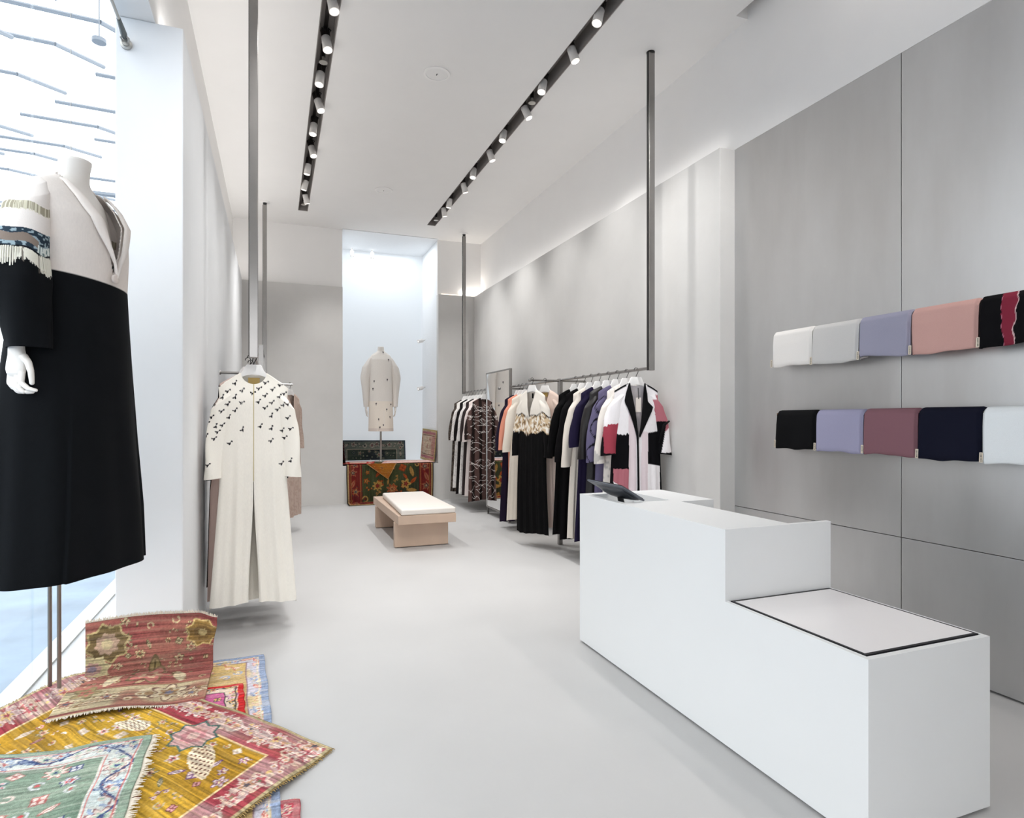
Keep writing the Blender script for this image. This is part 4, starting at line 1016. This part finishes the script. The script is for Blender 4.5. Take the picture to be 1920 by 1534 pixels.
A = (a * La + 0 * s_).ravel(); B = (s_ + 0 * a).ravel()
st = dict(seed=36, field=(142, 78, 76), field2=(160, 104, 92), f2scale=6, border=(178, 164, 132), border2=(158, 112, 96), b2scale=7, bw=.235, b1=.30, a0=-.30, a1=.30, streak='b', abr=.6, wear=.35, wearc=(168, 146, 124), pal=[[(96, 92, 66), (190, 176, 140), (150, 96, 84), (84, 80, 60)], [(110, 84, 66), (200, 180, 140), (120, 110, 80), (170, 90, 84)]], bpal=[[(140, 110, 80), (198, 178, 150), (150, 90, 80), (110, 110, 120)], [(120, 90, 80), (206, 190, 160), (150, 120, 90), (120, 120, 140)]],
   dens=60, ms=.026, sep=.045, bdens=1.8, guards=[(.07, .012, (146, 88, 80)), (.36, .0025, (120, 100, 84)), (.98, .004, (136, 110, 86))],
   extra=[(.10, .64, 'star', .11, .2, [(176, 160, 116), (112, 96, 66), (176, 150, 130), (190, 176, 140)]), (.56, .66, 'star', .085, .5, [(196, 176, 120), (140, 112, 66), (120, 96, 60), (190, 170, 120)]), (.03, .50, 'star', .09, .2, [(190, 180, 140), (176, 166, 128), (160, 130, 120), (120, 110, 120)]),
          (.33, .47, 'leaf', .085, 1.57, [(96, 84, 56), (140, 124, 84), (0, 0, 0), (0, 0, 0)]), (.33, .36, 'rosette', .12, 0, [(120, 100, 76), (184, 116, 108), (200, 170, 140), (150, 90, 84)]), (.17, .33, 'leaf', .08, 1.3, [(196, 180, 150), (206, 192, 160), (0, 0, 0), (0, 0, 0)]), (.47, .33, 'leaf', .08, 1.8, [(196, 180, 150), (206, 192, 160), (0, 0, 0), (0, 0, 0)]), (.09, .20, 'rosette', .07, 0, [(130, 116, 84), (150, 132, 96), (176, 110, 96), (130, 110, 80)])])
sheet('pile', t, P, rug_paint(A, B, La, Lb, st), M['rug'], .009)
fringe_strands(t, P[-1] + np.array([0, .004, -.003]), (0, -.1, .9), .014, M['fringe'], .004, up=.6)
fringe_strands(t, P[0] - np.array([0, 0, .004]), (0, -1, 0), .016, M['fringe'], .004, up=-.3)

# rugs in the niche
def rug_wall(label, P, La, Lb, st, group='rugs in the back niche', th=.007):
    ctr = P.reshape(-1, 3).mean(0); ctr[2] = P[..., 2].min()
    t = thing('rug', label, 'rug', tuple(ctr), 0, group)
    nv, nu = P.shape[:2]
    A = np.tile(np.linspace(0, La, nu)[None, :], (nv, 1)).ravel(); B = np.tile(np.linspace(0, Lb, nv)[:, None], (1, nu)).ravel()
    sheet('pile', t, P - ctr, rug_paint(A, B, La, Lb, st), M['rug'], th); return t
def bil(p00, p10, p11, p01, nu, nv):
    a = np.linspace(0, 1, nu)[None, :, None]; b = np.linspace(0, 1, nv)[:, None, None]
    return np.array(p00, float) * (1 - a) * (1 - b) + np.array(p10, float) * a * (1 - b) + np.array(p11, float) * a * b + np.array(p01, float) * (1 - a) * b
# green and red rug over the sill
nu, nv = 230, 220; Lb = 1.30
s_ = np.linspace(0, Lb, nv)[:, None]; a = np.linspace(0, 1, nu)[None, :]
ky = [(0, 10.75, .632), (.42, 10.33, .632), (.46, 10.29, .622), (.50, 10.283, .58), (1.05, 10.272, .03), (1.09, 10.25, .012), (1.30, 10.03, .010)]
Yc = np.interp(s_, [k[0] for k in ky], [k[1] for k in ky]); Zc = np.interp(s_, [k[0] for k in ky], [k[2] for k in ky])
Yc = Yc - (.012 * np.sin(9 * a + 1) + .006) * smooth(.5, .9, s_) * smooth(1.12, 1.0, s_)
X = 1.085 + 1.445 * a + .02 * smooth(.6, 1.2, s_) * (.5 - a)
P = np.stack([X + 0 * s_, Yc + 0 * a - .012 * smooth(1.04, 1.1, s_) * 0, Zc + 0 * a], -1)
rug_wall('dark green floral rug with red border hanging over the niche sill to the floor', P, 1.445, Lb,
   dict(seed=41, field=(74, 80, 50), field2=(58, 62, 44), border=(128, 42, 36), border2=(116, 36, 38), bw=.25, b0=-.5, b1=.02, streak='a', pal=[[(190, 140, 70), (196, 150, 84), (120, 40, 36), (150, 60, 60)], [(150, 60, 36), (190, 90, 40), (200, 160, 80), (110, 36, 30)]], bpal=[[(150, 50, 40), (176, 110, 80), (60, 50, 60), (190, 170, 130)], [(70, 64, 60), (180, 80, 50), (170, 150, 100), (60, 60, 90)]],
        dens=46, ms=.07, sep=.13, guards=[(.04, .012, (56, 54, 50)), (.12, .014, (196, 160, 110)), (.28, .008, (146, 90, 50)), (.9, .008, (170, 110, 60))], wear=.08,
        extra=[(.50, .80, 'rosette', .09, 0, [(200, 160, 84), (196, 150, 76), (126, 44, 36), (150, 60, 50)]), (.97, .78, 'rosette', .09, 0, [(200, 160, 84), (196, 150, 76), (126, 44, 36), (150, 60, 50)]), (.74, .86, 'rosette', .10, .3, [(190, 120, 70), (170, 80, 50), (200, 150, 90), (120, 44, 40)])]))
# orange corner hanging over the edge
P = bil((1.40, 10.278, .648), (1.90, 10.278, .648), (1.752, 10.258, .39), (1.745, 10.258, .39), 60, 40)
P[..., 1] -= .012
rug_wall('orange rug folded into a hanging triangle over the niche sill', P, .5, .26, dict(seed=42, field=(196, 122, 44), field2=(186, 96, 40), border=(226, 180, 120), bw=.018, b0=-.1, pal=[[(170, 90, 40), (206, 150, 70), (160, 70, 40), (120, 110, 60)]], dens=10, ms=.05, wear=.1))
P = bil((1.04, 10.31, .655), (1.52, 10.31, .65), (1.62, 10.78, .65), (1.04, 10.78, .655), 70, 60)
rug_wall('red and cream rug lying flat on the left of the niche sill', P, .5, .5, dict(seed=43, field=(206, 176, 160), border=(166, 50, 44), bw=.12, pal=[[(130, 40, 40), (206, 170, 150), (190, 90, 80), (230, 210, 180)]], dens=12, ms=.04))
P = bil((1.66, 10.33, .650), (2.56, 10.31, .652), (2.58, 10.8, .655), (1.80, 10.85, .655), 90, 60)
rug_wall('pale pink and cream rug lying flat on the right of the niche sill', P, .9, .5, dict(seed=44, field=(222, 190, 180), border=(206, 160, 150), bw=.07, pal=[[(170, 80, 100), (226, 206, 196), (190, 110, 120), (120, 140, 120)]], dens=24, ms=.04))
P = bil((1.05, 11.45, 1.0), (2.275, 11.45, .985), (2.275, 11.40, .632), (1.05, 11.40, .632), 220, 70)
rug_wall('dark blue green rug standing along the back of the niche', P, 1.22, .36, dict(seed=45, field=(44, 50, 52), field2=(60, 70, 60), border=(118, 124, 112), border2=(104, 112, 104), bw=.17, b1=.2, pal=[[(30, 32, 56), (90, 96, 80), (150, 140, 120), (130, 70, 70)]], bpal=[[(50, 54, 56), (190, 176, 160), (60, 64, 66), (150, 80, 80)]], dens=16, ms=.07, guards=[(.06, .010, (58, 72, 92)), (.16, .003, (60, 62, 60)), (.96, .004, (176, 164, 146))], wear=.1))
P = bil((2.606, 11.40, 1.205), (2.606, 10.34, 1.185), (2.560, 10.34, .640), (2.560, 11.40, .640), 130, 90)
rug_wall('cream and rose rug leaning on the right side of the niche', P, 1.06, .56, dict(seed=46, field=(228, 206, 178), field2=(206, 150, 140), border=(220, 196, 160), border2=(206, 170, 140), bw=.11, pal=[[(170, 90, 96), (222, 186, 160), (190, 110, 100), (120, 70, 70)]], dens=26, ms=.05, guards=[(.08, .012, (196, 176, 110)), (.6, .016, (190, 120, 130)), (1.0, .004, (120, 80, 80))], wear=.15))
P = bil((1.045, 10.325, 1.0), (1.045, 11.38, 1.0), (1.075, 11.38, .640), (1.075, 10.325, .640), 90, 50)
rug_wall('dark red rug leaning on the left side of the niche', P, 1.0, .36, dict(seed=47, field=(120, 44, 42), border=(60, 40, 50), bw=.06, pal=[[(60, 40, 50), (180, 120, 90), (120, 40, 40), (200, 170, 120)]], dens=14, ms=.05))

# niche fittings
for x, y, z, ax_, w in [(1.30, 11.40, ZC - .012, (0, -.2, -1), 'left one on the niche ceiling'), (1.66, 11.40, ZC - .012, (0, -.2, -1), 'right one on the niche ceiling'), (2.62, 11.3, 2.86, (-1, -.3, -.3), 'upper one on the right side of the niche'), (2.62, 11.3, 1.98, (-1, -.3, -.3), 'lower one on the right side of the niche')]:
    t = thing('niche_spotlight', f'small pale spotlight, {w}', 'spotlight', (x, y, z), group='niche spotlights')
    d = Vector(ax_).normalized()
    MB().lathe([(0.012, 0.0), (0.012, 0.05)], (0, 0, 0), 10, d).build('stem', M['lamp_white'], t)
    MB().lathe([(0.03, 0.05), (0.034, 0.06), (0.034, 0.15), (0.03, 0.15)], (0, 0, 0), 16, d).build('housing', M['lamp_white'], t)
    MB().lathe([(0.029, 0.148), (0.005, 0.151)], (0, 0, 0), 16, d).build('lens', M['lens'], t)

# ------------------------------------------------------------------ bench
t = thing('bench', 'low tan slab bench with a cream cushion in the middle of the shop', 'bench', (1.52, 7.35, 0))
MB().box(-.305, .325, -.88, .88, .27, .365).build('seat_slab', M['tan'], t, .004)
MB().box(-.315, .275, -.735, -.645, .008, .27).build('leg', M['tan'], t, .003)
MB().box(-.32, .27, .55, .64, .008, .27).build('leg', M['tan'], t, .003)
cm = MB().prism([(-.275, -.875), (.325, -.875), (.325, .70), (-.215, .70)], .366, .43)
cm.build('cushion', M['cushion'], t, .018, True, 4)

# ------------------------------------------------------------------ counter
XA, XB = 1.786, 2.386; YN_, YM, YF = 1.436, 2.111, 3.445; HT, HL_ = .926, .62
t = thing('sales_counter', 'white stepped sales counter in the right foreground', 'counter', ((XA + XB) / 2, 2.44, 0))
X0, Y0 = (XA + XB) / 2, 2.44
def bx(m, x0, x1, y0, y1, z0, z1): m.box(x0 - X0, x1 - X0, y0 - Y0, y1 - Y0, z0, z1); return m
m = MB(); bx(m, XA, XB, YN_, YM, .012, HL_ - .03); bx(m, XA, XA + .02, YN_, YM, HL_ - .03, HL_); bx(m, XA + .02, XB, YN_, YN_ + .022, HL_ - .03, HL_); bx(m, XB - .012, XB, YN_ + .022, YM, HL_ - .03, HL_)
# upper part: front wall, end wall, far return and ledge round the screen recess
bx(m, XA, XA + .044, YM, YF, .012, HT); bx(m, XA + .044, XB, YM, YM + .026, .012, HT)
bx(m, XA + .044, XB, 2.92, YF, .012, .86); bx(m, XA + .044, 2.157, YM + .026, 2.92, .82, HT)
bx(m, 2.127, XB, 2.92, YF, .86, HT); bx(m, XA + .044, 2.127, 2.92, 2.983, .86, HT); bx(m, XA + .044, 2.127, 3.375, YF, .86, HT)
bx(m, XA + .044, XB, YM + .026, 2.92, .012, .60)
m.build('body', M['counter'], t)
k = MB(); bx(k, XA + .03, XB - .03, YN_ + .03, YF - .03, 0, .012); k.build('plinth', M['shadow_gap'], t)
k = MB(); bx(k, XA + .02, XB - .012, YN_ + .022, YM - .002, HL_ - .03, HL_ - .004); k.build('gap_frame', M['shadow_gap'], t)
k = MB()
for q in ((XA + .026, XB - .014, YN_ + .030, YN_ + .042), (XA + .026, XB - .014, YM - .016, YM - .004), (XA + .026, XA + .036, YN_ + .042, YM - .016), (XB - .022, XB - .014, YN_ + .042, YM - .016)): bx(k, *q, HL_ - .008, HL_ + .0015)
k.build('black_edging', M['shadow_gap'], t)
k = MB(); bx(k, XA + .036, XB - .022, YN_ + .042, YM - .016, HL_ - .006, HL_ + .001); k.build('glass_inset', M['inset'], t, .001)
# screen in the recess
t = thing('till_screen', 'dark grey till screen tilted in the recess of the counter top', 'screen', (1.90, 3.185, .862))
def slab(m, p0, p1, y0, y1, th):
    p0, p1 = Vector((p0[0], 0, p0[1])), Vector((p1[0], 0, p1[1])); d = (p1 - p0).normalized(); n = Vector((-d.z, 0, d.x)) * th
    q = [p0, p1, p1 + n, p0 + n]
    m.add([(v.x, y, v.z) for y in (y0, y1) for v in q], [(0, 1, 2, 3), (7, 6, 5, 4), (0, 4, 5, 1), (1, 5, 6, 2), (2, 6, 7, 3), (3, 7, 4, 0)]); return m
M['screen_shell'] = mat('grey_screen_shell', S(86, 90, 98), .45)
slab(MB(), (-.094, .151), (.052, .066), -.207, .207, .010).build('shell', M['screen_shell'], t, .004)
bl_ = MB(); P = []
for y, w in [(-.16, .2), (-.13, .8), (0, 1), (.13, .8), (.16, .2)]:
    for q, hgt in [(.22, 0), (.3, .7), (.6, 1), (.9, .8), (1.0, .3)]:
        p = Vector((-.094, 0, .151)).lerp(Vector((.052, 0, .066)), q); nrm = Vector((-.503, 0, -.864)); p = p + nrm * (.03 * hgt * w - .002); P.append((p.x, y, p.z))
P = np.array(P).reshape(5, 5, 3); o = link('back_bulge', grid_mesh('back_bulge', P), mat('dark_screen_back', S(52, 55, 61), .35), t, True)
o.modifiers.new('sub', 'SUBSURF').levels = 2; o.modifiers['sub'].render_levels = 2
slab(MB(), (-.088, .1605), (.050, .0805), -.197, .197, .0015).build('display_glass', M['black'], t)
MB().box(-.03, .07, -.09, .09, 0.0, .012).build('stand_foot', M['black'], t, .002)
MB().tube([(.035, 0, .01), (.02, 0, .07)], .018, 12).build('stand_neck', M['black'], t)

# ------------------------------------------------------------------ scarves on the steel wall
def scarf_rail(z, y0, y1, label):
    t = thing('scarf_rail', label, 'rail', (XS - .07, (y0 + y1) / 2, z), group='scarf rails')
    L = (y1 - y0) / 2
    MB().box(-.006, .006, -L, L, -.02, .0).build('bar', mat('bronze_bar', S(150, 120, 92), .4, metal=.7), t, .001)
    for s_ in (-.9, 0, .9): MB().box(.006, .07, s_ * L - .008, s_ * L + .008, -.016, -.004).build('bracket', M['dark_metal'], t)
scarf_rail(1.985, .55, 3.405, 'upper of two slim scarf rails on the steel wall')
scarf_rail(1.435, .55, 3.40, 'lower of two slim scarf rails on the steel wall')
def scarf(y0, y1, ztop, L, colr, label, seed, design=None, mark=True, sag=0.0):
    t = thing('scarf', label, 'scarf', (XS - .07, (y0 + y1) / 2, ztop), group='scarves folded over the wall rails')
    rs = np.random.RandomState(seed); W_ = (y1 - y0) / 2 - .001
    nv, nu = 120, 110
    # profile: back bottom -> over the bar -> front bottom -> back up the inside
    prof = [(.052, -L * .93), (.054, -.10), (.048, -.03), (.03, -.006), (0, 0), (-.03, -.006), (-.05, -.03), (-.057, -.10), (-.058, -L + .02), (-.052, -L), (-.030, -L + .004), (-.018, -L * .8), (-.008, -.03), (.006, -.03), (.02, -L * .8), (.03, -L * .93), (.052, -L * .93)]
    pr_ = np.array(prof); d = np.concatenate([[0], np.linalg.norm(np.diff(pr_, axis=0), axis=1).cumsum()]); u = np.linspace(0, d[-1], nv)
    px_ = np.interp(u, d, pr_[:, 0]); pz_ = np.interp(u, d, pr_[:, 1])
    y = np.linspace(-1, 1, nu)
    ends = np.clip(1 - np.abs(y), 0, 1); rnd_ = smooth(0, .10, ends)
    X = px_[:, None] * (0.72 + .28 * rnd_[None, :]); Zg = pz_[:, None] * np.ones((1, nu))
    low = smooth(.05, L, -pz_)[:, None]
    Zg = Zg + low * (.004 * np.sin(3.1 * y + rs.rand() * 6) + .002 * np.sin(7 * y + rs.rand() * 6) + sag * (y + 1) * .5)[None, :]
    Zg = Zg - .010 * (1 - rnd_[None, :]) * (pz_ > -.03)[:, None]
    X = X - .006 * low * np.sin(4 * y + rs.rand() * 6)[None, :] * (px_ < 0)[:, None]
    Y = y[None, :] * W_ + .012 * low * (rs.rand() - .5) + 0 * X
    P = np.stack([X, Y, Zg], -1)
    c = np.tile(np.array(colr, float), (nv * nu, 1))
    if design:
        yv = np.tile(y[None, :], (nv, 1)).ravel(); zv = Zg.ravel(); c = design(yv, zv, c)
    caps = np.stack([P[:, 0], P[:, -1]])
    o = link('cloth', grid_mesh('cloth', P, None, c), M['fabric'], t, True)
    # folded ends
    for e, nm in ((0, 'fold_edge'), (-1, 'fold_edge')):
        k = P[:, e]; q = MB(); n_ = len(k) - 1
        ctr = np.stack([np.interp(k[:, 2], [k[:, 2].min(), 0], [-.02, 0]) * 0, k[:, 1], k[:, 2]], 1)
        front = (np.arange(nv) < nv)
        ring = np.stack([k, k * np.array([.35, 1, 1]) + np.array([-.012, .004 * (1 if e == 0 else -1), 0])], 0)
        f_ = link(nm, grid_mesh(nm, ring, None, np.tile(np.array(colr, float) * .93, (2 * nv, 1))), M['fabric'], t, True)
    if mark:
        z_ = -L + .035
        l_ = MB().add([(-.062, W_ - .012, z_ - .032), (-.062, W_ + .004, z_ - .032), (-.062, W_ + .002, z_ + .018), (-.062, W_ - .014, z_ + .018), (-.0605, W_ - .012, z_ - .032), (-.0605, W_ + .004, z_ - .032), (-.0605, W_ + .002, z_ + .018), (-.0605, W_ - .014, z_ + .018)],
                   [(0, 1, 2, 3), (7, 6, 5, 4), (0, 4, 5, 1), (1, 5, 6, 2), (2, 6, 7, 3), (3, 7, 4, 0)]).build('label', M['cream_label'], t)
        lt = MB()
        for q in range(6): lt.box(-.0630, -.0621, W_ - .009, W_ - .003, z_ - .026 + q * .007, z_ - .0225 + q * .007)
        lt.build('lettering', M['dark_metal'], l_)
    return t
def torn(yv, zv, c):
    hi = .36 + .05 * np.sin(14 * zv + 1) + .025 * np.sin(60 * zv) + .5 * np.clip(zv + .26, 0, .1) * (zv < -.1) ; lo = .02 + .05 * np.sin(22 * zv) + .03 * np.sin(70 * zv + 2) - .8 * np.clip(zv + .06, 0, .06)
    # viewer's left is +y
    m = (yv < hi) & (yv > lo); c[m] = (132, 44, 62)
    c[np.abs(yv - lo) < .011] = (226, 196, 196); c[(np.abs(yv - hi) < .008) & (np.sin(140 * zv) > .5)] = (200, 130, 150)
    return c
up = [(3.06, 3.40, 2.011, .256, (236, 232, 228), 'white folded scarf at the far end of the upper rail', 0), (2.712, 3.058, 2.008, .262, (206, 204, 202), 'light grey folded scarf between white and lavender on the upper rail', 0), (2.387, 2.71, 2.010, .262, (158, 157, 176), 'lavender grey folded scarf on the upper rail', .02),
      (2.035, 2.385, 2.010, .262, (206, 164, 156), 'dusty salmon pink folded scarf on the upper rail', .0), (1.69, 2.033, 2.012, .262, (14, 13, 16), 'black folded scarf with a torn burgundy stripe on the upper rail', 0)]
for k, (a_, b_, z_, L_, c_, lb, sg) in enumerate(up): scarf(a_, b_, z_, L_, c_, lb, 60 + k, torn if k == 4 else None, sag=sg)
dn = [(3.03, 3.368, 1.456, .262, (15, 15, 17), 'plain black folded scarf at the far end of the lower rail'), (2.683, 3.028, 1.456, .270, (160, 158, 184), 'lilac folded scarf on the lower rail beside the black one'), (2.348, 2.681, 1.458, .272, (134, 96, 104), 'mauve brown folded scarf in the middle of the lower rail'),
      (2.02, 2.346, 1.460, .282, (20, 22, 38), 'dark navy folded scarf on the lower rail'), (1.67, 2.018, 1.460, .284, (234, 238, 240), 'white folded scarf at the near end of the lower rail')]
for k, (a_, b_, z_, L_, c_, lb) in enumerate(dn): scarf(a_, b_, z_, L_, c_, lb, 70 + k, sag=-.01 if k == 0 else 0)

# cable with turnbuckle on the pillar, running along the header
t = thing('tension_cable', 'steel cable with turnbuckle fixed to the top of the white pillar', 'cable', (-.733, 3.76, 3.40))
MB().tube([(0, -.16, .012), (.004, -3.6, .012)], .008, 10).build('cable', M['pole'], t)
MB().tube([(0, -.02, -.004), (0, -.05, .0), (0, -.16, .012)], [.012, .016, .010], 10).build('turnbuckle', mat('dark_turnbuckle', S(96, 100, 98), .4, metal=.7), t)
MB().lathe([(.028, 0), (.028, .012), (.018, .016), (.018, .03)], (0, .02, -.02), 18, (0, -1, 0)).build('anchor_plate', M['pole'], t)
MB().tube([(.012, -.005, -.02), (.02, -.03, -.012), (.0, -.045, .002), (-.018, -.03, -.008), (-.012, -.005, -.02)], .005, 8).build('shackle', M['pole'], t)

# ------------------------------------------------------------------ light
w = bpy.data.worlds.new('sky'); scene.world = w; w.use_nodes = True
w.node_tree.nodes['Background'].inputs['Color'].default_value = (0.95, 0.975, 1.0, 1); w.node_tree.nodes['Background'].inputs['Strength'].default_value = 2.6
def area(name, loc, rot, sx, sy, e, color=(1, 1, 1)):
    l = bpy.data.lights.new(name, 'AREA'); l.shape = 'RECTANGLE'; l.size = sx; l.size_y = sy; l.energy = e; l.color = color
    o = bpy.data.objects.new(name, l); COL.objects.link(o); o.location = loc; o.rotation_euler = rot; return o
area('niche_lamp', (1.83, 10.95, ZC - .03), (0, 0, 0), 1.2, .9, 14, (.93, .97, 1.0))
area('slot_lamp', (3.345, .7, ZC + .05), (0, 0, 0), .05, 4.0, 24, (1, .97, .94))
area('ledge_uplight', (3.335, 7.1, ZL + .012), (PI, math.radians(-25), 0), .05, 6.2, 4, (1, .985, .965))
area('ledge_uplight', (-.535, 7.0, ZL + .012), (PI, math.radians(14), 0), .05, 6.2, 13, (1, .985, .965))  # unseen uplight on the left ledge, added to lighten the ceiling
area('ledge_uplight', (3.33, 10.36, ZL + .03), (PI, 0, 0), .6, .05, 6, (1, .95, .88))

scene.cycles.diffuse_bounces = 5; scene.cycles.max_bounces = 10
scene.view_settings.view_transform = 'Standard'; scene.view_settings.look = 'None'
scene.view_settings.gamma = 1.0; scene.view_settings.exposure = 0.38; scene.view_settings.use_curve_mapping = False
